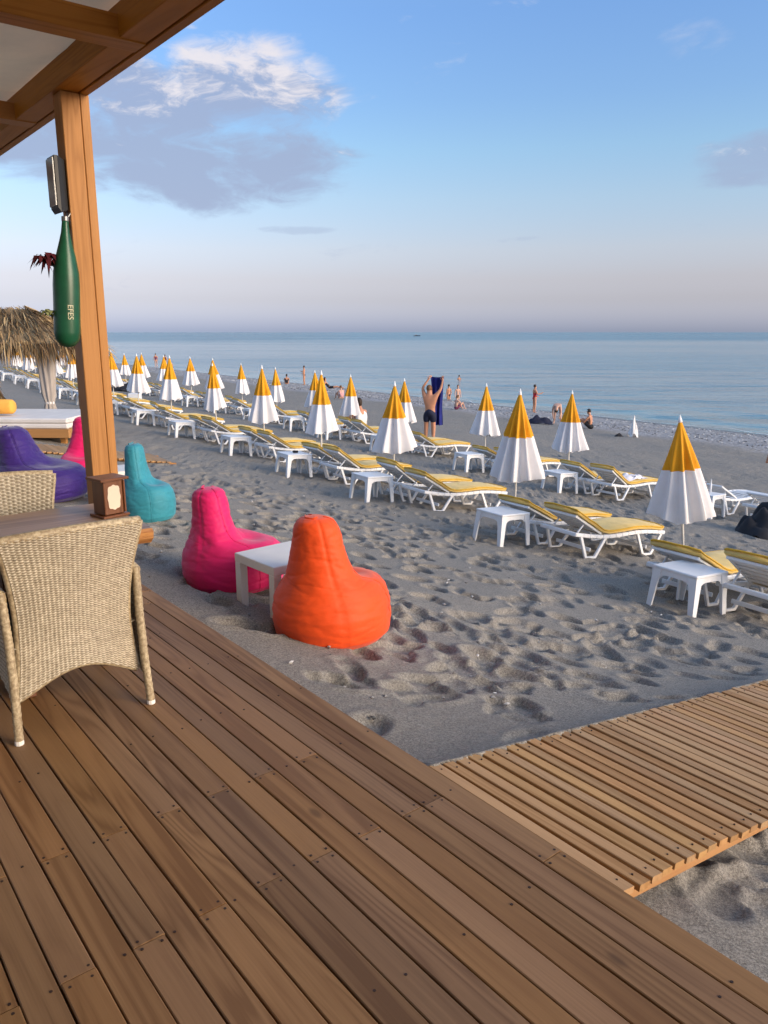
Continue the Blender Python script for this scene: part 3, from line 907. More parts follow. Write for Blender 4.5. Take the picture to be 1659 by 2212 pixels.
def make_chair(name, label, cat, loc, rz, group=None):
    """local y = forward (sitter faces +y), x = width"""
    t = thing(name, label, cat, loc, (0, 0, rz), group)
    def halfw(b_):                       # back narrows at the middle and flares at the top
        return 0.262 - 0.030 * math.sin(math.pi * min(1, b_ * 1.05)) + 0.030 * b_ ** 3
    z_top = 0.888
    def zb(i):                            # arched lower edge
        return 0.165 + 0.105 * math.sin(math.pi * i) ** 1.0
    def back(i, j, off=0.0):
        b_ = j; z = zb(i) + (z_top + 0.012 * math.sin(math.pi * i) - zb(i)) * b_
        bb = (z - .165) / (z_top - .165)
        x = (2 * i - 1) * halfw(bb)
        y = 0.02 - 0.14 * max(0, bb - .35) ** 1.3 - 0.028 * (1 - (2 * i - 1) ** 2) + off
        return (x, y, z)
    # outer face of the back looks to -y
    weave(MB(), lambda i, j: (back(i, j), Vector((0, -1, -.15)).normalized()), .55, .75, 27, 118).build('back_panel', MT['weave'], t, True)
    weave(MB(), lambda i, j: (back(1 - i, j, 0.035), Vector((0, 1, .1)).normalized()), .55, .75, 21, 66).build('inner_back', MT['weave'], t, True)
    m_ = MB()
    for edge in ([back(k / 24, 1, .016) for k in range(25)],):
        m_.tube(edge, .021, 8)
    for i in (0, 1): m_.tube([back(i, k / 20, .016) for k in range(21)], .019, 8)
    m_.tube([back(k / 24, 0, .016) for k in range(25)], .016, 8)
    m_.build('back_frame', MT['rattan'], t, True)
    for sx in (-1, 1):
        # wrapped rear leg sweeping from the arm to the floor
        pts = [(sx * (.262 + .022), .02, .66), (sx * .286, .015, .62), (sx * .282, .0, .45), (sx * .284, -.015, .25), (sx * .292, -.035, 0.012)]
        m2 = MB()
        seg = []
        for k in range(len(pts) - 1):
            for q in range(14):
                f_ = q / 14; seg.append(tuple(pts[k][c] * (1 - f_) + pts[k + 1][c] * f_ for c in range(3)))
        seg.append(pts[-1])
        m2.tube(seg, [.0175 + (.0022 if k % 2 else 0) for k in range(len(seg))], 9)
        lg = m2.build('rear_leg', MT['rattan'], t, True)
        MB().lathe([(0.0, 0), (.017, 0), (.019, .004), (.019, .022)], 10, (pts[-1][0], pts[-1][1], 0.0)).build('foot_cap', MT['cream'], lg)
        pf = [(sx * .286, .50, .62), (sx * .288, .515, .5), (sx * .29, .52, .25), (sx * .29, .525, .01)]
        MB().tube(pf, .0185, 9).build('front_leg', MT['rattan'], t, True)
        arm = [(sx * .286, .015, .645), (sx * .292, .12, .652), (sx * .295, .3, .648), (sx * .292, .45, .64), (sx * .288, .505, .61)]
        MB().tube(arm, [.022, .026, .027, .026, .02], 9).build('armrest', MT['rattan'], t, True)
        def side(i, j, sx=sx):
            return (sx * (.279), .02 + .48 * i, .14 + .09 * math.sin(math.pi * i) + (.63 - .14 - .09 * math.sin(math.pi * i)) * j)
        weave(MB(), lambda i, j: (side(i if sx < 0 else 1 - i, j), (sx, 0, 0)), .5, .5, 18, 44).build('side_panel', MT['weave'], t, True)
    weave(MB(), lambda i, j: ((-.265 + .53 * i, .02 + .5 * j, .40), (0, 0, 1)), .5, .5, 20, 40, sub=(2, 2)).build('seat', MT['weave'], t)
    MB().box((0, .27, .445), (.48, .46, .07), None, .02).build('cushion', MT['black'], t)
    return t

RZ_U = ANG_U - math.pi / 2            # local y -> +u
c1 = make_chair('rattan_armchair', 'beige rattan armchair with its woven back to the camera', 'armchair', (*uvp(3.335, 0.948), 0), RZ_U + R(1.5), 'rattan chairs at the table')
c2 = copy_tree(c1); c2['label'] = 'beige rattan armchair across the table beside the purple bean bag'
c2.location = (*uvp(4.72, 1.0), 0); c2.rotation_euler = (0, 0, RZ_U + math.pi - R(2))

# ================================================================== BEAN BAGS
def bean_bag(name, label, loc, rz, mat, seed, h=0.83, lean=0.0, scale=1.0, group='bean bags on the sand', slump=0.0):
    t = thing(name, label, 'bean bag', loc, (0, 0, rz), group)
    # stations: height, centre x (seat is +x), half-length, half-width
    S_ = [(0.0, .02, .30, .30), (.015, .02, .385, .375), (.06, .02, .432, .42), (.14, .02, .452, .432), (.24, .02, .450, .425), (.32, .015, .432, .405),
          (.372, .0, .395, .375), (.402, -.030, .345, .345), (.420, -.080, .285, .318), (.437, -.118, .240, .292), (.475, -.148, .208, .256), (.55, -.165, .186, .222),
          (.64, -.176, .172, .198), (.72, -.184, .160, .182), (.775, -.188, .148, .168), (.812, -.188, .122, .142), (.826, -.187, .080, .092), (.83, -.186, .0, .0)]
    zs_ = [q[0] for q in S_]
    nz, na = 120, 112
    vs, fs = [], []
    f01 = [0.5 - 0.5 * math.cos(math.pi * k / nz) for k in range(nz + 1)]
    # even arc-length sampling over the profile
    P = np.array([(q[0], q[2]) for q in S_]); cum = np.concatenate([[0], np.cumsum(np.hypot(*np.diff(P, axis=0).T))]); cum /= cum[-1]
    for k in range(nz + 1):
        a = k / nz
        z = np.interp(a, cum, zs_); cx = np.interp(a, cum, [q[1] for q in S_]); rx = np.interp(a, cum, [q[2] for q in S_]); ry = np.interp(a, cum, [q[3] for q in S_])
        for j in range(na):
            q = 2 * math.pi * j / na
            p = Vector((cx + rx * math.cos(q), ry * math.sin(q), z))
            rc = np.interp(z, [0, .015, .06, .14, .22, .30, .40, .50, .60, .70, .77, .808, .824, .83], [.30, .385, .43, .445, .44, .405, .330, .262, .220, .190, .168, .132, .085, 0])
            kc = ((1 - math.cos(q)) / 2) ** .9
            p = p.lerp(Vector((np.interp(z, [0, .25, .83], [.02, .0, -.186]) + rc * math.cos(q), rc * .97 * math.sin(q), z)), kc)
            # a dished seat
            if z > .25 and p.x > 0.0: p.z -= .045 * math.exp(-((p.x - .16) / .14) ** 2 - (p.y / .17) ** 2) * min(1, (z - .25) / .07)
            nrm = Vector((math.cos(q), math.sin(q), .2))
            w = 0.0
            w += .010 * mnoise.noise(Vector((p.x * 3.2, p.y * 3.2, p.z * 4.5 + seed)))
            for (fx, fz, am, pw, o_) in ((2.4, 12, .007, 8, 0), (3.5, 22, .0045, 7, 31), (9, 7, .003, 8, 57)):
                w -= am * (1 - min(1, abs(mnoise.noise(Vector((p.x * fx + o_, p.y * fx, p.z * fz + seed * 2 + .25 * math.sin(3 * q))))) * 1.6)) ** pw
            for sa in (62, -62, 128, -128):
                dq = abs((q - R(sa) + math.pi) % (2 * math.pi) - math.pi); w -= .0065 * math.exp(-(dq * (rx + .02) / .012) ** 2)
            # tucked creases round the waist
            w -= .010 * math.exp(-((z - .43) / .035) ** 2) * (0.5 + 0.5 * math.sin(9 * q + seed))
            edge_f = min(1, z / .03) * min(1, (0.83 - z) / .02)
            p = p + nrm * w * max(0.15, edge_f)
            p.x += lean * max(0, z - .35)
            p.z = max(0.0, p.z) * (h / .83)
            p.x *= scale; p.y *= scale
            vs.append(tuple(p))
    for k in range(nz):
        for j in range(na):
            fs.append((k * na + j, k * na + (j + 1) % na, (k + 1) * na + (j + 1) % na, (k + 1) * na + j))
    fs.append(tuple(range(na))[::-1])
    MB().add(vs, fs).build('body', mat, t, True)
    # piped seam over the back and the seat
    def surf(k, ang):
        j = int(round(ang / (2 * math.pi) * na)) % na
        return Vector(vs[k * na + j])
    for ang in (R(62), R(-62)):
        MB().tube([surf(k, ang) * 1.004 + Vector((0, 0, 0)) for k in range(8, nz - 4, 2)], .0030, 5, False).build('seam', mat, t, True)
    hp = surf(nz - 6, R(180)); MB().tube([hp + Vector((-.0, -.05, .01)), hp + Vector((-.02, -.03, -.0)), hp + Vector((-.022, .03, -.0)), hp + Vector((0, .05, .01))], .006, 6).build('handle', mat, t, True)
    return t

def on_sand(x, y, dz=-0.02): return (x, y, gz(x, y) + dz)
bean_bag('bean_bag', 'orange bean bag chair beside the deck edge', on_sand(-0.36, 4.98), R(56), MT['orange'], 3, .86, .05, 0.92)
bean_bag('bean_bag', 'hot pink bean bag chair behind the low white table', on_sand(-1.22, 5.98), R(12), MT['pink'], 8, .80, .04, 0.90)
bean_bag('bean_bag', 'teal bean bag chair right of the pergola post', on_sand(-2.62, 8.42), R(-8), MT['teal'], 12, .84, .03, 0.66)
bean_bag('bean_bag', 'purple bean bag chair left of the pergola post', on_sand(-3.95, 8.75), R(-2), MT['purple'], 21, .82, -.10, 1.18)
bean_bag('bean_bag', 'magenta bean bag chair mostly hidden behind the pergola post', on_sand(-3.90, 10.05), R(-80), MT['pink'], 27, .92, -.02, .84)

# ---- low white tables between the bean bags
def slab_table(label, loc, rz, w=.46, h=.41, group='low white tables by the bean bags'):
    t = thing('side_table', label, 'side table', loc, (0, 0, rz), group)
    MB().box((0, 0, h - .032), (w, w, .064), None, .004).build('top', MT['cream'], t)
    for sx in (-1, 1):
        for sy in (-1, 1):
            MB().box((sx * (w / 2 - .033), sy * (w / 2 - .033), (h - .064) / 2), (.064, .064, h - .0645), None, .004).build('leg', MT['cream'], t)
    return t
slab_table('low white side table between the pink and orange bean bags', on_sand(-0.73, 5.40), R(42), .50, .44)
slab_table('low white side table between the purple and teal bean bags', on_sand(-3.22, 9.15), R(38), .46, .42)

# ================================================================== ROWS ON THE BEACH
# ---- lounger, built once
def make_lounger(padded=True, rec=24, seed=0):
    t = thing('sun_lounger', 'x', 'sun lounger')
    Wd = 0.64; hw = Wd / 2
    def rail_z(x): return .335 - .035 * math.sin(math.pi * max(0, min(1, (x - .05) / 1.1))) + .015 * math.sin(math.pi * max(0, (x - 1.1) / .7)) + .02 * max(0, .25 - x)
    for sy in (-1, 1):
        pts = [(x, sy * hw, rail_z(x)) for x in np.linspace(0, 1.90, 15)]
        m_ = MB()
        for a, b_ in zip(pts[:-1], pts[1:]): m_.bar(a, b_, .040, .052, bev=.008)
        m_.build('side_rail', MT['white'], t)
    MB().bar((.0, -hw - .02, rail_z(0)), (.0, hw + .02, rail_z(0)), .05, .055, bev=.01).build('head_rail', MT['white'], t)
    MB().bar((1.90, -hw - .02, rail_z(1.90)), (1.90, hw + .02, rail_z(1.90)), .05, .055, bev=.01).build('foot_rail', MT['white'], t)
    for sy in (-1, 1):
        for x0, x1, xa, xb in ((.10, .62, .24, .42), (1.30, 1.86, 1.47, 1.64)):
            y = sy * (hw - .005); yb = sy * (hw + .012)
            MB().bar((x0, y, rail_z(x0) - .01), (xa, yb, .012), .046, .034, (0, 1, 0), .005).bar((xb, yb, .012), (x1, y, rail_z(x1) - .01), .046, .034, (0, 1, 0), .005) \
                .bar((xa - .012, yb, .016), (xb + .012, yb, .016), .038, .030, bev=.005).build('leg', MT['white'], t)
    for xx in (.33, 1.55): MB().bar((xx, -hw, .12), (xx, hw, .12), .022, .05, bev=.005).build('cross_bar', MT['white'], t)
    for k in range(9):
        x = .62 + k * .145
        MB().bar((x, -hw + .015, rail_z(x) + .012), (x, hw - .015, rail_z(x) + .012), .085, .016, bev=.004).build('seat_slat', MT['white'], t)
    # raised backrest
    ang = R(rec); px_, pz_ = .57, .330; L = .62
    def bk(a, y, up=0.0): return (px_ - a * math.cos(ang) - up * -math.sin(ang) * -1, y, pz_ + a * math.sin(ang) + up * math.cos(ang))
    m_ = MB()
    for sy in (-1, 1): m_.bar(bk(0, sy * (hw - .055)), bk(L, sy * (hw - .055)), .034, .034, bev=.006)
    m_.bar(bk(L, -hw + .03), bk(L, hw - .03), .045, .036, bev=.008)
    fr = m_.build('backrest', MT['white'], t)
    for k in range(5):
        MB().bar(bk(.08 + k * .115, -hw + .07), bk(.08 + k * .115, hw - .07), .08, .014, (-math.sin(ang) * -1, 0, math.cos(ang)), .003).build('back_slat', MT['white'], fr)
    for sy in (-1, 1): MB().bar(bk(.36, sy * (hw - .09)), (.12, sy * (hw - .09), .345), .024, .018, bev=.004).build('support_strut', MT['white'], t)
    if padded:
        m_ = MB(); th = .062; n = 30; vs, fs = [], []
        path = []
        for k in range(11): path.append(bk(L + .03 - (L + .03) * k / 10, 0, .026))
        for k in range(1, 15): x = .59 + 1.30 * k / 14; path.append((x, 0, rail_z(x) + .030))
        N = len(path)
        for i, p in enumerate(path):
            d = Vector(path[min(i + 1, N - 1)]) - Vector(path[max(i - 1, 0)]); d.normalize(); up = Vector((-d.z, 0, d.x))
            if up.z < 0: up = -up
            quilt = .006 * abs(math.sin(i * .55)) + .012 * mnoise.noise(Vector((i * .45, seed * 5.1, 0)))
            for (y, z) in ((-hw + .015, .004), (-hw + .004, .016), (-hw + .004, th - .016), (-hw + .022, th - .004), (-.15, th + .006 + quilt), (0, th + .004 + quilt), (.15, th + .006 + quilt),
                           (hw - .022, th - .004), (hw - .004, th - .016), (hw - .004, .016), (hw - .015, .004)):
                vs.append(tuple(Vector(p) + up * (z + .008 * mnoise.noise(Vector((i * .6, y * 4, seed * 3.3)))) + Vector((0, y + .012 * mnoise.noise(Vector((i * .3, seed * 9.0, 1))), 0))))
        for i in range(N - 1):
            for j in range(11): fs.append((i * 11 + j, i * 11 + (j + 1) % 11, (i + 1) * 11 + (j + 1) % 11, (i + 1) * 11 + j))
        fs.append(tuple(range(11))[::-1]); fs.append(tuple((N - 1) * 11 + j for j in range(11)))
        pad = MB().add(vs, fs).build('pad', MT['pad'], t, True)
        for jj in (2, 8):
            MB().tube([vs[i * 11 + jj] for i in range(N)], .011, 5).build('piping', MT['padedge'], pad, True)
        MB().tube([tuple(Vector(vs[0 * 11 + j]) * 1 + Vector((-.004, 0, .0))) for j in (2, 3, 4, 5, 6, 7, 8)], .013, 5).build('head_piping', MT['padedge'], pad, True)
        MB().tube([vs[(N - 1) * 11 + j] for j in (2, 3, 4, 5, 6, 7, 8)], .011, 5).build('foot_piping', MT['padedge'], pad, True)
    return t

# ---- moulded plastic side table
def make_table():
    t = thing('beach_table', 'x', 'side table'); w = .52; h = .45
    MB().box((0, 0, h - .014), (w, w, .028), None, .010).build('top', MT['white'], t)
    m_ = MB()
    for a in range(4):
        rot = Matrix.Rotation(a * math.pi / 2, 3, 'Z')
        n = 12; vs = []
        for k in range(n + 1):
            x = -(w / 2 - .085) + 2 * (w / 2 - .085) * k / n
            d_ = .055 + .05 * abs(2 * k / n - 1) ** 6
            vs += [(x, -w / 2 + .012, h - .0285), (x, -w / 2 + .012 - 0, h - .0285 - d_)]
        vs2 = [(p[0], p[1] + .012, p[2]) for p in vs]
        fs = [(2 * k, 2 * k + 1, 2 * k + 3, 2 * k + 2) for k in range(n)]
        o_ = len(vs)
        fs += [(o_ + 2 * k + 2, o_ + 2 * k + 3, o_ + 2 * k + 1, o_ + 2 * k) for k in range(n)] + [(2 * k + 1, o_ + 2 * k + 1, o_ + 2 * k + 3, 2 * k + 3) for k in range(n)]
        m_.add([rot @ Vector(p) for p in vs + vs2], fs)
    m_.build('apron', MT['white'], t)
    for sx in (-1, 1):
        for sy in (-1, 1):
            a0, a1, c_ = .010, .095, .020
            zt = h - .0285
            def L_(s0, wd, z): # L-shaped leg section, outer corner at s0
                return [(sx * s0, sy * s0, z), (sx * (s0 - wd), sy * s0, z), (sx * (s0 - wd), sy * (s0 - c_), z), (sx * (s0 - c_), sy * (s0 - c_), z), (sx * (s0 - c_), sy * (s0 - wd), z), (sx * s0, sy * (s0 - wd), z)]
            vs = L_(w / 2 - .006, a1, zt) + L_(w / 2 + .004, .075, zt * .6) + L_(w / 2 + .018, .058, 0)
            fs = [(k * 6 + j, k * 6 + (j + 1) % 6, (k + 1) * 6 + (j + 1) % 6, (k + 1) * 6 + j) for k in range(2) for j in range(6)] + [tuple(range(6)), tuple(12 + j for j in range(6))]
            me = MB().add(vs, fs).mesh('leg', MT['white'])
            bm = bmesh.new(); bm.from_mesh(me); bmesh.ops.recalc_face_normals(bm, faces=bm.faces); bm.to_mesh(me); bm.free()
            link('leg', me, t)
    return t

# ---- closed parasol
def make_umbrella(seed, wide=1.0):
    t = thing('beach_umbrella', 'x', 'umbrella')
    rr = random.Random(seed); ph = rr.uniform(0, 6.28); nf = (8, 9, 8, 10, 7)[seed % 5]
    H0, H1 = 0.74 + rr.uniform(-.03, .03), 1.98                    # hem and crown heights
    SPL = H1 - 0.50 * (H1 - H0) + rr.uniform(-.02, .02)
    amps = [rr.uniform(.7, 1.35) for _ in range(nf)]
    def rad(z, q):
        f_ = (H1 - z) / (H1 - H0)
        base = (.016 + .335 * f_ ** 0.95) * wide
        a_ = amps[int((q + ph) / (2 * math.pi) * nf) % nf]
        fold = math.cos(nf * (q + ph)) * .5 + .5
        sharp = fold ** 1.7
        w = .36 * min(1, f_ * 2.2) * a_ * .8
        return base * (1 - w + w * 1.35 * sharp) * (1 + .10 * math.cos(q * 2 + seed) * f_ + .05 * math.cos(3 * q + seed * 2 + 4 * f_) + .07 * mnoise.noise(Vector((math.cos(q) * 2.2, math.sin(q) * 2.2, z * 1.6 + seed * 7))) * f_ ** .5)
    def skin(z0, z1, n, scal=False):
        m_ = MB(); na = 72; vs = []
        for k in range(n + 1):
            z = z1 + (z0 - z1) * k / n
            for j in range(na):
                q = 2 * math.pi * j / na
                zz = z
                if scal: zz += (k / n) ** 3 * (.026 * math.cos(nf * (q + ph)) - .03 * math.cos(q + seed) - .018 * math.cos(3 * q + seed))
                r = rad(z, q) * (1.0 if not (scal and k == n) else .985)
                vs.append((r * math.cos(q), r * math.sin(q), zz))
        fs = [(k * na + j, (k + 1) * na + j, (k + 1) * na + (j + 1) % na, k * na + (j + 1) % na) for k in range(n) for j in range(na)]
        return m_.add(vs, fs)
    skin(SPL, H1, 10).build('yellow_crown', MT['uyellow'], t, True)
    skin(H0, SPL, 14, True).build('white_skirt', MT['uwhite'], t, True)
    MB().tube([(0, 0, -.25), (0, 0, 2.0)], .017, 8).build('pole', MT['cream'], t, True)
    MB().lathe([(.014, 1.965), (.027, 1.975), (.022, 2.0), (.012, 2.035), (.006, 2.06), (0, 2.065)], 10).build('finial', MT['white'], t, True)
    m_ = MB()
    for k in range(nf):
        q = 2 * math.pi * k / nf - ph
        m_.tube([(.02 * math.cos(q), .02 * math.sin(q), 1.93), (.12 * math.cos(q) * wide, .12 * math.sin(q) * wide, .72)], .005, 5)
    m_.build('ribs', MT['strap'], t)
    return t

L0s = [make_lounger(True, 24, 1), make_lounger(True, 20, 2), make_lounger(True, 29, 3), make_lounger(True, 25, 4)]; Lbare = make_lounger(False); T0 = make_table()
UM = [make_umbrella(s, w) for s, w in ((1, 1.0), (2, .93), (3, 1.07), (4, .97), (5, 1.03))]
used = set()
def place(proto, loc, rot, label, group, name=None):
    if proto.name in used: o = copy_tree(proto)
    else: o = proto; used.add(proto.name)
    o.location = loc; o.rotation_euler = rot; o['label'] = label; o['group'] = group
    return o
def slope_at(s, t):
    x0, y0 = xy(s, t); x1, y1 = xy(s + 1.6, t)
    return math.atan((gz(x0, y0) - gz(x1, y1)) / 1.6)
rl = random.Random(17)

row1 = [5.86, 8.70, 11.9, 14.55, 17.51, 20.69, 24.1, 27.4, 30.4, 33.5, 36.6, 39.7, 42.8, 46.0, 49.2]
row2 = [12.30, 15.20, 18.75, 21.70, 24.25, 27.4, 30.5, 33.6, 36.4, 39.9, 43.3, 46.3, 50, 54, 58, 62.5, 67, 72]
def lounger_at(s, t, label, group, proto=None, yaw=0.0):
    x, y = xy(s, t); sl = slope_at(s, t)
    o = place(proto or rl.choice(L0s), (x, y, gz(x, y) - .012), (0, sl, AS + yaw), label, group)
    o.scale = (.93, .96, .96); return o
def umb_at(s, t, label, group, lean=(0, 0), k=0, h=1.0):
    x, y = xy(s, t)
    o = place(UM[(k * 2 + k // 5) % 5], (x, y, gz(x, y)), (lean[0], lean[1], rl.uniform(0, 6)), label, group)
    w_ = rl.uniform(.93, 1.08); o.scale = (w_, w_ * rl.uniform(.94, 1.06), h); return o

for rname, row, sU, sL, sT in (('near', row1, 8.4, 7.45, 7.12), ('far', row2, 13.7, 12.55, 12.2)):
    for i, tU in enumerate(row):
        nth = ORD[i]; tT = tU - (1.30 if rname == 'near' and i == 0 else 1.06)
        lean = (rl.uniform(-.022, .022), rl.uniform(-.022, .022))
        f0 = 1 if rname == 'near' and i == 0 else 0
        o = umb_at(sU + rl.uniform(-.12, .12) * (1 - f0) + .20 * f0, tU - .15 * f0, f'closed orange and white umbrella, {nth} from the right in the {rname} row', f'umbrellas of the {rname} row', lean, i + (1 if rname == 'far' else 0), rl.uniform(.96, 1.04))
        if rname == 'near' and i == 0:
            o.rotation_euler = (R(-1.0), R(-7.0), 0.4)
        if rname == 'far' and i == 0: o.rotation_euler = (R(-1), R(3.0), 1.0)
        o2 = i + 2 if rname == 'far' else i + 1
        nth2 = ORD[o2 - 1]
        x, y = xy(sT + rl.uniform(-.06, .06) - (.2 if rname == 'near' and i == 0 else 0), tT + rl.uniform(-.06, .06))
        place(T0, (x, y, gz(x, y) - .012), (0, slope_at(sT, tT) * .5, AS + rl.uniform(-.1, .1)), f'white plastic table, {nth2} from the right in the {rname} row of loungers', f'plastic tables of the {rname} row')
        for q, dt in enumerate((-.76, 0.03)):
            which = 'nearer' if q == 0 else 'farther'
            if rname == 'near' and i == 0 and q == 0: pass
            lounger_at(sL + rl.uniform(-.06, .06) - (.42 if rname == 'near' and i == 0 else 0), tT + dt + (.22 if rname == 'near' and i == 0 else 0) + rl.uniform(-.04, .04), f'{which} padded lounger of the {nth2} pair from the right, {rname} row', f'loungers of the {rname} row', yaw=rl.uniform(-.07, .07))
# the last set at the right, without pads
xr, yr = xy(13.30, 8.50)
tb = place(T0, (xr, yr, gz(xr, yr) - .01), (0, .06, AS + .1), 'white plastic table holding bottles at the right edge', 'plastic tables of the far row')
lounger_at(13.62, 7.62, 'white lounger without a pad at the right edge', 'bare loungers', Lbare, .03)
lounger_at(13.75, 8.75, 'white lounger without a pad behind the table with bottles', 'bare loungers', Lbare, -.03)

# ================================================================== THINGS LEFT ON THE BEACH
def crumple(name, mat, label, cat, loc, size, seed, rz=0.0, drape=0.0, group=None):
    """a soft heap of cloth"""
    sx, sy, sz = size; n = 22
    def fn(i, j):
        x, y = 2 * i - 1, 2 * j - 1
        r = min(1, math.hypot(x, y) ** 2.2 * .75)
        h = sz * (1 - r) * (0.45 + 0.9 * abs(mnoise.noise(Vector((x * 1.6, y * 1.6, seed))))) + .05 * sz * mnoise.noise(Vector((x * 5, y * 5, seed)))
        k = 1 + .18 * mnoise.noise(Vector((x * 1.3, y * 1.3, seed + 5)))
        return (x * sx * .5 * k, y * sy * .5 * k, max(.004, h) - drape * max(0, abs(y) - .6))
    o = MB().grid(n, n, fn).build(name, mat, None, True)
    o.location = loc; o.rotation_euler = (0, 0, rz)
    return tag(o, label, cat, group)

def bare_top(s, t, dx, dy, dz):      # a spot over a lounger in its row frame
    x, y = xy(s + dx, t + dy); x0, y0 = xy(s, t)
    return (x, y, gz(x0, y0) - math.tan(slope_at(s, t)) * dx + dz)

m_, g_, b__ = new_mat('patterned_towel')
vo = g_.new('ShaderNodeTexVoronoi'); vo.inputs['Scale'].default_value = 9.0; g_.link(g_.coord('Object'), vo.inputs['Vector'])
g_.link(g_.mix(X(g_, vo.outputs['Distance']).smooth(.22, .3), (0.05, 0.04, 0.07), (0.78, 0.74, 0.75)), b__.inputs['Base Color']); b__.inputs['Roughness'].default_value = .9
tT0 = row2[0] - 1.06
crumple('beach_towel', m_, 'white towel with dark pattern heaped on a far lounger', 'towel', bare_top(12.55, tT0 - .76, .95, .02, .39), (.75, .5, .13), 4, AS)
x, y = xy(12.7, 6.92); crumple('black_bag', MT['black'], 'large black bag heaped on the sand at the right edge', 'bag', (x, y, gz(x, y) - .01), (1.0, .95, .62), 9, AS)
x, y = xy(27.7, 21.4)
pb = crumple('plastic_bag', MT['whitecloth'], 'crumpled white plastic bag standing on the shingle', 'bag', (x, y, gz(x, y)), (.40, .40, .95), 6)
crumple('pair_of_shoes', MT['black'], 'dark shoes beside the white plastic bag', 'shoes', (x - .62, y - .05, gz(x, y)), (.45, .25, .22), 3)
crumple('dark_bag', MT['black'], 'black beach bag on the sand among the far loungers', 'bag', on_sand(-13.6, 41.2, 0), (1.6, 1.3, .8), 14)
x, y = -10.9, 34.3
MB().box((0, 0, .16), (.5, .38, .32), None, .02).build('cool_box', MT['white']).location = (x, y, gz(x, y))
tag(bpy.data.objects['cool_box'], 'white cool box beside the black bag among the far loungers', 'cool box')
xs_, ys_ = xy(26.8, 27.5)

# on the table at the right
def bottle(loc, label, mat, h=.2, r=.032):
    t = thing('bottle', label, 'bottle', loc)
    MB().lathe([(0, 0), (r, 0), (r, h * .55), (r * .85, h * .66), (r * .38, h * .78), (r * .36, h)], 12).build('body', mat, t, True)
    MB().lathe([(r * .42, h - .004), (r * .42, h + .012), (0, h + .013)], 10).build('cap', MT['white'], t)
bz = tb.location.z + .455
bottle((xr - .06, yr + .10, bz), 'brown bottle on the right edge table, left one', MT['brownglass'])
bottle((xr + .03, yr + .14, bz), 'brown bottle on the right edge table, right one', MT['brownglass'], .18)
bottle((xr + .11, yr + .08, bz), 'slim white bottle on the right edge table', MT['white'], .24, .022)
def ashtray(tt, label):
    x, y = xy(7.12, tt); zt = gz(x, y) + .440
    o = MB().lathe([(0, 0), (.05, 0), (.062, .035), (.055, .035), (.045, .010), (0, .010)], 14).build('ashtray', MT['black'], None, True)
    o.location = (x + .03, y + .02, zt); tag(o, label, 'ashtray')
ashtray(row1[3] - 1.06, 'small black ashtray on the fourth white table, near row')

# ---- small slatted mat on the sand
mat_ = thing('slatted_walk', None, None); tag(mat_, kind='structure')
ms = board_mesh('slat', 1.25, .075, .022, MT['slat'], 5)
for k in range(34):
    s0, t0 = 1.55 + k * .098, 14.6
    x, y = xy(s0, t0 + .02 * math.sin(k)); o = link('slat', ms, mat_)
    o.location = (x, y, gz(x, y) + .045); o.rotation_euler = (0, 0, math.atan2(DS[1], DS[0]) + rl.uniform(-.01, .01))
for q in (-.5, .5):
    a, b_ = xy(1.5, 14.6 + q), xy(4.95, 14.6 + q)
    mb = MB()
    pr = None
    for k in range(13):
        p = xy(1.5 + 3.45 * k / 12, 14.6 + q); p3 = (p[0], p[1], gz(*p) + .008)
        if pr: mb.bar(pr, p3, .05, .03)
        pr = p3
    mb.build('runner', MT['frame'], mat_)

# ---- daybed under a thatched cabana
dbx, dby = -7.25, 16.2
db = thing('daybed', 'low wooden daybed with white mattress beyond the purple bean bag', 'daybed', on_sand(dbx, dby, -.03), (0, 0, R(-3)))
for sx in (-.95, .95):
    for sy in (-.8, .8): MB().box((sx, sy, .04), (.1, .1, .16)).build('foot', MT['frame'], db)
MB().box((0, 0, .195), (2.3, 2.0, .17), None, .006).build('base', MT['frame'], db)
MB().box((0, 0, .333), (2.26, 1.96, .10), None, .03).build('lower_mattress', MT['mattress'], db)
MB().box((0, 0, .437), (2.24, 1.94, .10), None, .03).build('upper_mattress', MT['mattress'], db)
bo = MB().lathe([(0, -.42), (.11, -.42), (.145, -.38), (.15, 0), (.145, .38), (.11, .42), (0, .42)], 18).build('bolster', MT['bolster'], None, True)
bo.location = (dbx - .62, dby - .45, gz(dbx, dby) + .490 + .148); bo.rotation_euler = (0, R(90), R(-3)); tag(bo, 'amber bolster cushion lying on the daybed', 'cushion')

cbx, cby = -9.9, 19.6
cab = thing('thatched_cabana', 'palm thatched cabana with ragged fringe behind the daybed', 'cabana', on_sand(cbx, cby, -.24), (0, 0, R(4)))
cz0 = gz(cbx, cby)
EH, RH, hx, hy, rx_ = 2.02, 2.84, 2.42, 1.6, 1.10
for sx in (-1, 1):
    for sy in (-1, 1):
        MB().tube([(sx * (hx - .55), sy * (hy - .35), -.2), (sx * (hx - .55), sy * (hy - .35), EH + .1)], .05, 8).build('post', MT['frame'], cab, True)
mb = MB()
ev = [(-hx, -hy, EH), (hx, -hy, EH), (hx, hy, EH), (-hx, hy, EH), (-rx_, 0, RH), (rx_, 0, RH)]
mb.add(ev, [(0, 1, 5, 4), (1, 2, 5), (2, 3, 4, 5), (3, 0, 4)]).build('roof_lining', MT['thatch'], cab)
mb = MB(); rt = random.Random(5)
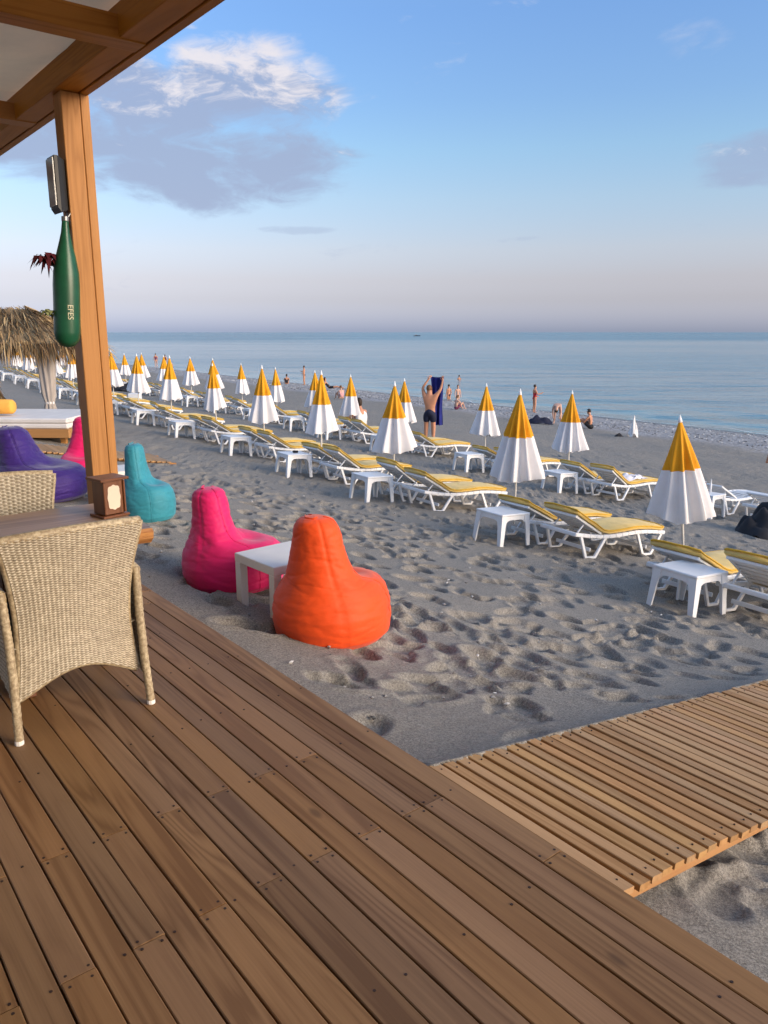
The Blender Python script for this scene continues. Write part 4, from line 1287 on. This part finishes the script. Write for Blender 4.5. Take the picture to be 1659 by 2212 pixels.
def blade(p, d, L, w, sag):
    p, d = Vector(p), Vector(d).normalized(); s_ = d.cross(Vector((rt.uniform(-1, 1), rt.uniform(-1, 1), .3))).normalized() * w
    a = p + d * L * .5 + Vector((0, 0, -sag * .25)); e = p + d * L + Vector((0, 0, -sag))
    mb.add([p - s_ * .5, p + s_ * .5, a + s_, e, a - s_], [(0, 1, 2, 4), (4, 2, 3)])
slopes = [((-hx, -hy), (hx, -hy), (rx_, 0), (-rx_, 0)), ((hx, -hy), (hx, hy), (rx_, 0), (rx_, 0)), ((hx, hy), (-hx, hy), (-rx_, 0), (rx_, 0)), ((-hx, hy), (-hx, -hy), (-rx_, 0), (-rx_, 0))]
for q, (A_, B_, C_, D_) in enumerate(slopes):
    for k in range(1500 if q % 2 == 0 else 900):
        f_ = rt.random(); h_ = rt.random() ** .8
        ex = A_[0] + (B_[0] - A_[0]) * f_, A_[1] + (B_[1] - A_[1]) * f_
        tx_ = D_[0] + (C_[0] - D_[0]) * f_, D_[1] + (C_[1] - D_[1]) * f_
        p = (ex[0] + (tx_[0] - ex[0]) * h_, ex[1] + (tx_[1] - ex[1]) * h_, EH + (RH - EH) * h_ + rt.uniform(0, .09))
        d = (ex[0] - tx_[0] + rt.uniform(-.5, .5), ex[1] - tx_[1] + rt.uniform(-.3, .3), -(RH - EH) * rt.uniform(.5, 1.2))
        blade(p, d, rt.uniform(.35, .8), rt.uniform(.008, .022), rt.uniform(.05, .4))
    for k in range(520 if q % 2 == 0 else 320):
        f_ = rt.random(); ex = A_[0] + (B_[0] - A_[0]) * f_, A_[1] + (B_[1] - A_[1]) * f_
        blade((ex[0], ex[1], EH + rt.uniform(-.02, .1)), (ex[0] * .1 + rt.uniform(-.2, .2), ex[1] * .1 + rt.uniform(-.2, .2), -1), rt.uniform(.2, .62) * (1.0 + .5 * max(0, mnoise.noise(Vector((ex[0] * 2, ex[1] * 2, 1))))), rt.uniform(.008, .02), .05)
th = mb.build('thatch', MT['thatch'], cab); th['kind'] = 'stuff'
# a loose frond sagging from the eave
mb = MB()
for k in range(420):
    f_ = rt.random() ** .8; base = Vector((.55 + .35 * f_ + rt.uniform(-.1, .1), -hy - .1, EH - .1 - 1.05 * f_))
    blade(base, (rt.uniform(-.55, .75) + .25 * f_, rt.uniform(-.3, .2), -1), rt.uniform(.25, .55), rt.uniform(.008, .018), .1)
fo = mb.build('loose_frond', MT['thatch'], cab); fo['kind'] = 'stuff'
# drape tied round the near right post
m2 = MB(); prof = [(.17, EH - .02), (.19, 1.7), (.17, 1.3), (.145, .85), (.10, .66), (.135, .5), (.15, .2), (.17, .02)]
m2.lathe(prof, 40, (hx - .50, -hy + .35, 0), lambda r, z, q: r * (1 + .16 * math.sin(9 * q + z * 2) + .07 * math.sin(5 * q)))
m2.build('drape', MT['drape'], cab, True)
m2 = MB(); m2.lathe([(.105, .63), (.112, .66), (.105, .69)], 20, (hx - .50, -hy + .35, 0)).build('tie_band', MT['whitecloth'], cab)

# ---- boat on the horizon
az_ = math.atan2((900 - 829.5), 1724.0); bd = 1030.0
bt = thing('motor_boat', 'tiny dark motor boat far out near the horizon', 'boat', (bd * math.sin(az_), bd * math.cos(az_), SEA_Z), (0, 0, R(5)))
vs = []
for x_, wv, zt in ((-4.2, 1.2, .7), (-2, 1.35, .75), (1.5, 1.2, .9), (3.6, .6, 1.15), (4.6, .04, 1.35)):
    vs += [(x_, -wv * .6, -.3), (x_, -wv, zt), (x_, wv, zt), (x_, wv * .6, -.3)]
fs = [(k * 4 + j, k * 4 + (j + 1) % 4, (k + 1) * 4 + (j + 1) % 4, (k + 1) * 4 + j) for k in range(4) for j in range(4)] + [(0, 1, 2, 3)]
MB().add(vs, fs).build('hull', MT['navy'], bt)
MB().box((-.6, 0, 1.25), (2.4, 1.6, .9), None, .1).build('cabin', MT['strap'], bt)

# ================================================================== PEOPLE
def skin_mesh(name, verts, edges, radii, roots, sub=2):
    me = bpy.data.meshes.new(name); me.from_pydata(verts, edges, []); me.update()
    o = bpy.data.objects.new('tmp_skin', me); COL.objects.link(o)
    sk_ = o.modifiers.new('s', 'SKIN'); sk_.use_smooth_shade = True; sk_.branch_smoothing = .4
    sv = me.skin_vertices[0].data
    for i, r in enumerate(radii): sv[i].radius = r if isinstance(r, tuple) else (r, r); sv[i].use_root = i in roots
    ss_ = o.modifiers.new('d', 'SUBSURF'); ss_.levels = sub; ss_.render_levels = sub
    bpy.context.view_layer.update()
    out = bpy.data.meshes.new_from_object(o.evaluated_get(bpy.context.evaluated_depsgraph_get()))
    bpy.data.objects.remove(o); out.name = name
    out.polygons.foreach_set('use_smooth', [True] * len(out.polygons))
    return out

STAND = dict(pel=(0, 0, .93), waist=(0, .01, 1.08), chest=(0, .0, 1.30), neck=(0, -.01, 1.47), jaw=(0, .03, 1.56), crown=(0, .0, 1.70),
             shL=(-.175, -.01, 1.40), elL=(-.24, -.02, 1.12), wrL=(-.24, .06, .88), haL=(-.24, .09, .79),
             shR=(.175, -.01, 1.40), elR=(.24, -.02, 1.12), wrR=(.24, .06, .88), haR=(.24, .09, .79),
             hpL=(-.095, 0, .88), knL=(-.11, .02, .49), anL=(-.115, -.02, .085), toL=(-.13, .13, .03),
             hpR=(.095, 0, .88), knR=(.11, .02, .49), anR=(.115, -.02, .085), toR=(.13, .13, .03))
SIT = dict(STAND, pel=(0, 0, .12), waist=(0, .0, .27), chest=(0, .05, .48), neck=(0, .09, .64), jaw=(0, .14, .72), crown=(0, .14, .86),
           shL=(-.17, .06, .57), elL=(-.24, .22, .38), wrL=(-.16, .42, .40), haL=(-.10, .48, .40), shR=(.17, .06, .57), elR=(.24, .22, .38), wrR=(.16, .42, .40), haR=(.10, .48, .40),
           hpL=(-.10, .03, .11), knL=(-.16, .44, .44), anL=(-.12, .66, .07), toL=(-.13, .80, .03), hpR=(.10, .03, .11), knR=(.16, .44, .44), anR=(.12, .66, .07), toR=(.13, .80, .03))
BEND = dict(STAND, pel=(0, -.10, .90), waist=(0, .02, .98), chest=(0, .24, .95), neck=(0, .42, .86), jaw=(0, .50, .78), crown=(0, .56, .66),
            shL=(-.17, .33, .90), elL=(-.2, .36, .62), wrL=(-.16, .40, .38), haL=(-.14, .42, .30), shR=(.17, .33, .90), elR=(.2, .36, .62), wrR=(.16, .40, .38), haR=(.14, .42, .30),
            hpL=(-.095, -.08, .86), knL=(-.14, -.05, .48), anL=(-.16, -.06, .085), hpR=(.095, -.08, .86), knR=(.14, -.05, .48), anR=(.16, -.06, .085), toL=(-.17, .09, .03), toR=(.17, .09, .03))
LIE = dict(SIT, waist=(0, -.12, .20), chest=(0, -.26, .36), neck=(0, -.34, .50), jaw=(0, -.32, .60), crown=(0, -.36, .74), shL=(-.17, -.32, .44), shR=(.17, -.32, .44),
           elL=(-.26, -.52, .22), wrL=(-.26, -.42, .04), haL=(-.25, -.34, .02), elR=(.26, -.52, .22), wrR=(.26, -.42, .04), haR=(.25, -.34, .02),
           knL=(-.12, .50, .16), anL=(-.12, .92, .06), toL=(-.14, .98, .16), knR=(.12, .50, .18), anR=(.12, .92, .06), toR=(.14, .98, .16))
RAD = dict(pel=(.150, .105), waist=(.125, .09), chest=(.150, .105), neck=(.055, .058), jaw=(.070, .080), crown=(.062, .068), sh=.060, el=.042, wr=.029, ha=.032, hp=.085, kn=.057, an=.040, to=.034)
EDG = [('pel', 'waist'), ('waist', 'chest'), ('chest', 'neck'), ('neck', 'jaw'), ('jaw', 'crown')]
for s_ in 'LR':
    EDG += [('chest', 'sh' + s_), ('sh' + s_, 'el' + s_), ('el' + s_, 'wr' + s_), ('wr' + s_, 'ha' + s_), ('pel', 'hp' + s_), ('hp' + s_, 'kn' + s_), ('kn' + s_, 'an' + s_), ('an' + s_, 'to' + s_)]

def person(label, loc, rz, pose, skin, hair, clothes=(), scale=1.0, fingers=False, fat=1.0, long_hair=False, group=None):
    t = thing('person', label, 'person', loc, (0, 0, rz), group); t.scale = (scale,) * 3
    names = list(pose.keys()); ix = {n: i for i, n in enumerate(names)}
    rad = []
    for n in names:
        r = RAD.get(n, RAD.get(n[:2]))
        r = tuple(q * fat for q in r) if isinstance(r, tuple) else r * (fat if n[:2] in ('hp', 'kn', 'sh') else 1)
        rad.append(r)
    vs = [tuple(pose[n]) for n in names]; ed = [(ix[a], ix[b_]) for a, b_ in EDG]; roots = {ix['pel']}
    if fingers:
        for s_ in 'LR':
            w_, h_ = Vector(pose['wr' + s_]), Vector(pose['ha' + s_]); d = (h_ - w_).normalized()
            side = d.cross(Vector((0, 1, 0))); side = side.normalized() if side.length > .1 else Vector((1, 0, 0))
            cur = side.cross(d).normalized()
            for k, (o_, L) in enumerate(((-.030, .072), (-.010, .082), (.010, .078), (.029, .062))):
                b0 = h_ + side * o_; roots.add(len(vs))
                ch = [b0, b0 + d * L * .55 + cur * .012, b0 + d * L * .8 + cur * .04]
                i0 = len(vs); vs += [tuple(c) for c in ch]; rad += [.010, .009, .008]; ed += [(i0, i0 + 1), (i0 + 1, i0 + 2)]
            b0 = w_ + (h_ - w_) * .45 + side * .03; roots.add(len(vs)); i0 = len(vs)
            vs += [tuple(b0), tuple(b0 + side * .03 + d * .03), tuple(b0 + side * .035 + d * .06 + cur * .02)]; rad += [.011, .010, .009]; ed += [(i0, i0 + 1), (i0 + 1, i0 + 2)]
    body = link('body', skin_mesh('body', vs, ed, rad, roots), t); body.data.materials.clear(); body.data.materials.append(skin)
    # hair
    j, c = Vector(pose['jaw']), Vector(pose['crown']); up = (c - j).normalized()
    fw = Vector((0, 1, 0)) if abs(up.y) < .8 else Vector((0, 0, -1))
    ctr = j + up * .085 - fw * .012
    bm = bmesh.new(); bmesh.ops.create_uvsphere(bm, u_segments=20, v_segments=14, radius=1)
    for v_ in bm.verts:
        p = v_.co.copy(); f_ = p.y; zz = p.z
        k = 1.0 + .05 * mnoise.noise(p * 4)
        v_.co = p * k
    kill = [v_ for v_ in bm.verts if (v_.co.y > .45 and v_.co.z < .35) or v_.co.z < (-.9 if long_hair else -.45)]
    bmesh.ops.delete(bm, geom=kill, context='VERTS')
    me = bpy.data.meshes.new('hair'); bm.to_mesh(me); bm.free()
    me.polygons.foreach_set('use_smooth', [True] * len(me.polygons)); me.materials.append(hair)
    ho = link('hair', me, t); ho.location = ctr; ho.scale = (.086, .100, .108 if not long_hair else .14)
    ho.rotation_euler = up.to_track_quat('Z', 'Y').to_euler() if abs(up.z) < .95 else (0, 0, 0)
    # features
    mf = MB()
    for sx in (-1, 1): mf.lathe([(0, -.011), (.011, 0), (0, .011)], 6, tuple(ctr + fw * .083 + Vector((sx * .03, 0, 0)) - up * .03))
    mf.build('eyes', MT['hair'], t)
    for (nm, segs, grow, mat) in clothes:
        nn = sorted({q for e in segs for q in e}); ii = {n: i for i, n in enumerate(nn)}
        pv = []
        for n in nn: pv.append(tuple(pose[n]) if n in pose else tuple(extra[n]))
        rr = [tuple(q * grow for q in rad[ix[n]]) if isinstance(rad[ix[n]], tuple) else rad[ix[n]] * grow for n in nn]
        co_ = link(nm, skin_mesh(nm, pv, [(ii[a], ii[b_]) for a, b_ in segs], rr, {0}), t); co_.data.materials.clear(); co_.data.materials.append(mat)
    return t

def with_mid(p, **kw):
    """add mid-thigh points so shorts can stop above the knee"""
    p = dict(p)
    for s_ in 'LR':
        a, b_ = Vector(p['hp' + s_]), Vector(p['kn' + s_]); p['hm' + s_] = tuple(a.lerp(b_, .62))
    p.update(kw); return p
RAD['hm'] = .074
EDG2 = [e for e in EDG if e[0][:2] != 'hp']
for s_ in 'LR': EDG2 += [('hp' + s_, 'hm' + s_), ('hm' + s_, 'kn' + s_)]
EDG = EDG2
SHORTS = [('pel', 'hpL'), ('pel', 'hpR'), ('hpL', 'hmL'), ('hpR', 'hmR')]
SUIT = [('pel', 'waist'), ('waist', 'chest')]
TRUNK = [('pel', 'hpL'), ('pel', 'hpR')]
TOP = [('waist', 'chest'), ('chest', 'shL'), ('chest', 'shR'), ('pel', 'waist')]

def pxy(x, y): return (x, y, gz(x, y))
# man holding up a towel, back to the camera
mpose = with_mid(STAND, elL=(-.24, .05, 1.66), wrL=(-.10, .12, 1.88), haL=(-.05, .14, 1.96), elR=(.30, .06, 1.62), wrR=(.34, .12, 1.86), haR=(.33, .14, 1.95),
                 shL=(-.185, .0, 1.44), shR=(.185, .0, 1.44), jaw=(-.03, .04, 1.56), crown=(-.035, .02, 1.70))
mx, my = 1.44, 24.5
man = person('man in dark swim shorts standing with a blue towel raised', pxy(mx, my), R(-18), mpose, MT['skin'], MT['hair2'], [('swim_shorts', SHORTS, 1.22, MT['navy'])], 1.07, True, 1.24)
def towel(i, j):
    w = -.06 + .40 * i; z = 1.98 - 1.42 * j
    fold = .060 * math.sin(i * 13 + j * 1.8) * (.25 + j) + .02 * math.sin(i * 5 - j * 4)
    return (w * (1 - .38 * min(1, j * 1.6)) + .10 * j + .02, .19 + fold + .04 * math.sin(j * 3), z + (.02 * math.sin(i * math.pi) * -1 if j == 0 else 0))
m3 = MB().grid(18, 26, towel)
nv_ = len(m3.v); m3.add([(p[0], p[1] + .008, p[2]) for p in m3.v], [f[::-1] for f in m3.f])
tw = m3.build('beach_towel', MT['towelblue'], None, True); tw.location = man.location; tw.rotation_euler = man.rotation_euler; tw.scale = man.scale
tag(tw, 'dark blue towel held up by the man', 'towel')

ph = with_mid(STAND, elR=(.22, .10, 1.16), wrR=(.20, .34, 1.22), haR=(.20, .44, 1.27), elL=(-.21, .0, 1.12), wrL=(-.16, .16, 1.02), haL=(-.12, .24, 1.0))
x, y = 9.15, 47.6
person('woman in a red swimsuit standing at the water edge', pxy(x, y), R(-80), ph, MT['skin'], MT['hair'], [('swimsuit', SUIT, 1.10, MT['red']), ('swimsuit_bottom', TRUNK, 1.12, MT['red'])], 1.0, True, 1.05)
x, y = 8.75, 39.3
person('tanned person bending over a dark bag on the shingle', pxy(x, y), R(160), with_mid(BEND), MT['skin2'], MT['hair'], [('swim_shorts', TRUNK, 1.14, MT['red'])], 1.03, False, 1.15)
crumple('dark_bag', MT['navy'], 'dark bag at the feet of the bending person', 'bag', on_sand(7.75, 38.6, 0), (1.3, .7, .45), 31)
x, y = 9.85, 37.0
person('tanned person sitting hunched on the shingle', pxy(x, y), R(60), with_mid(SIT), MT['skin'], MT['hair'], [('swim_shorts', SHORTS, 1.15, MT['black'])], 1.05, False, 1.1)
def swimmer(label, x, y, rz, h, skin, pose=STAND):
    return person(label, (x, y, SEA_Z - h), rz, with_mid(pose), skin, MT['hair'], [('swim_shorts', TRUNK, 1.14, MT['navy'])], 1.0)
swimmer('bather standing thigh deep in the sea right of the man', 4.95, 60.0, R(40), .62, MT['skin'])
swimmer('second bather beside the one standing in the shallows', 5.7, 60.6, R(200), .70, MT['skin2'])
swimmer('swimmer with only head and shoulders above the sea', 8.2, 86.0, R(20), 1.30, MT['skin'])
person('slim person standing at the water edge with bent arm', pxy(-7.6, 75.0), R(80), with_mid(ph), MT['skin'], MT['hair'], [('swim_shorts', TRUNK, 1.14, MT['navy'])], 1.05)
person('dark haired person sitting by the sea left of the slim bather', pxy(-9.2, 74.5), R(10), with_mid(SIT), MT['skin'], MT['hair'], [('top', TOP, 1.15, MT['black'])], 1.05, long_hair=True)
person('person in black reclining on the sand by the water', pxy(-4.75, 69.0), R(-95), with_mid(LIE), MT['skin'], MT['hair'], [('top', TOP, 1.18, MT['black']), ('trousers', SHORTS, 1.2, MT['black'])], 1.25, long_hair=True)
person('person in a pale pink top sitting between far umbrellas', pxy(-2.75, 51.0), R(30), with_mid(SIT), MT['skin2'], MT['hair2'], [('top', TOP, 1.2, MT['pinkcloth'])], 1.0)
person('pale person sitting on the sand right of the blue towel', pxy(4.35, 47.2), R(-50), with_mid(SIT), MT['skin2'], MT['hair2'], [('swim_shorts', SHORTS, 1.15, MT['maroon'])], .95)
person('person in a plum dress standing on the far shore', pxy(-34.0, 118.0), R(20), with_mid(STAND), MT['skin'], MT['hair'], [('dress', TOP + TRUNK, 1.25, MT['maroon'])], 1.15)
person('second person in plum on the far shore, right one', pxy(-32.6, 118.0), R(-20), with_mid(STAND), MT['skin'], MT['hair'], [('dress', TOP + TRUNK, 1.25, MT['maroon'])], 1.1)
person('person sitting beside the two in plum on the far shore', pxy(-31.2, 115.5), R(0), with_mid(SIT), MT['skin2'], MT['hair'], [('swim_shorts', SHORTS, 1.15, MT['navy'])], 1.2)
# someone in a white wrap behind an umbrella
wr = person('person wrapped in a white sheet behind a far umbrella', pxy(-.78, 27.6), R(40), with_mid(SIT), MT['skin'], MT['hair'], [('white_wrap', TOP + SHORTS, 1.45, MT['whitecloth'])], 1.25, long_hair=True)
# bather at the right edge of the view
x, y = 8.92, 17.35
person('person in a blue top standing at the right edge', pxy(x, y), R(10), with_mid(STAND), MT['skin'], MT['hair'], [('blue_top', TOP, 1.18, MT['bluecloth']), ('patterned_shorts', SHORTS, 1.25, m_)], 1.04, False, 1.15)

# ---- shell fragments and small stones on the dry sand
mb = MB()
for k in range(420):
    d_ = 2.8 + 15 * rng.random() ** 1.3; a_ = rng.uniform(-.55, .6); x, y = d_ * math.sin(a_), d_ * math.cos(a_)
    if x * VD[0] + y * VD[1] < 2.1 or (WALK_U0 - .1 < x * UD[0] + y * UD[1] < WALK_U1 + .1): continue
    r = rng.uniform(.006, .018); z = gz(x, y) + .012; q = rng.uniform(0, 3.1)
    mb.add([(x + r * math.cos(q + i * 1.57) * (1.3 if i % 2 else .8), y + r * math.sin(q + i * 1.57) * (1.3 if i % 2 else .8), z) for i in range(4)] + [(x, y, z + r * .5), (x, y, z - r)],
           [(0, 1, 4), (1, 2, 4), (2, 3, 4), (3, 0, 4), (1, 0, 5), (2, 1, 5), (3, 2, 5), (0, 3, 5)])
tag(mb.build('shell_fragments', mp), 'scattered shell bits and small stones on the dry sand', 'shells', kind='stuff')
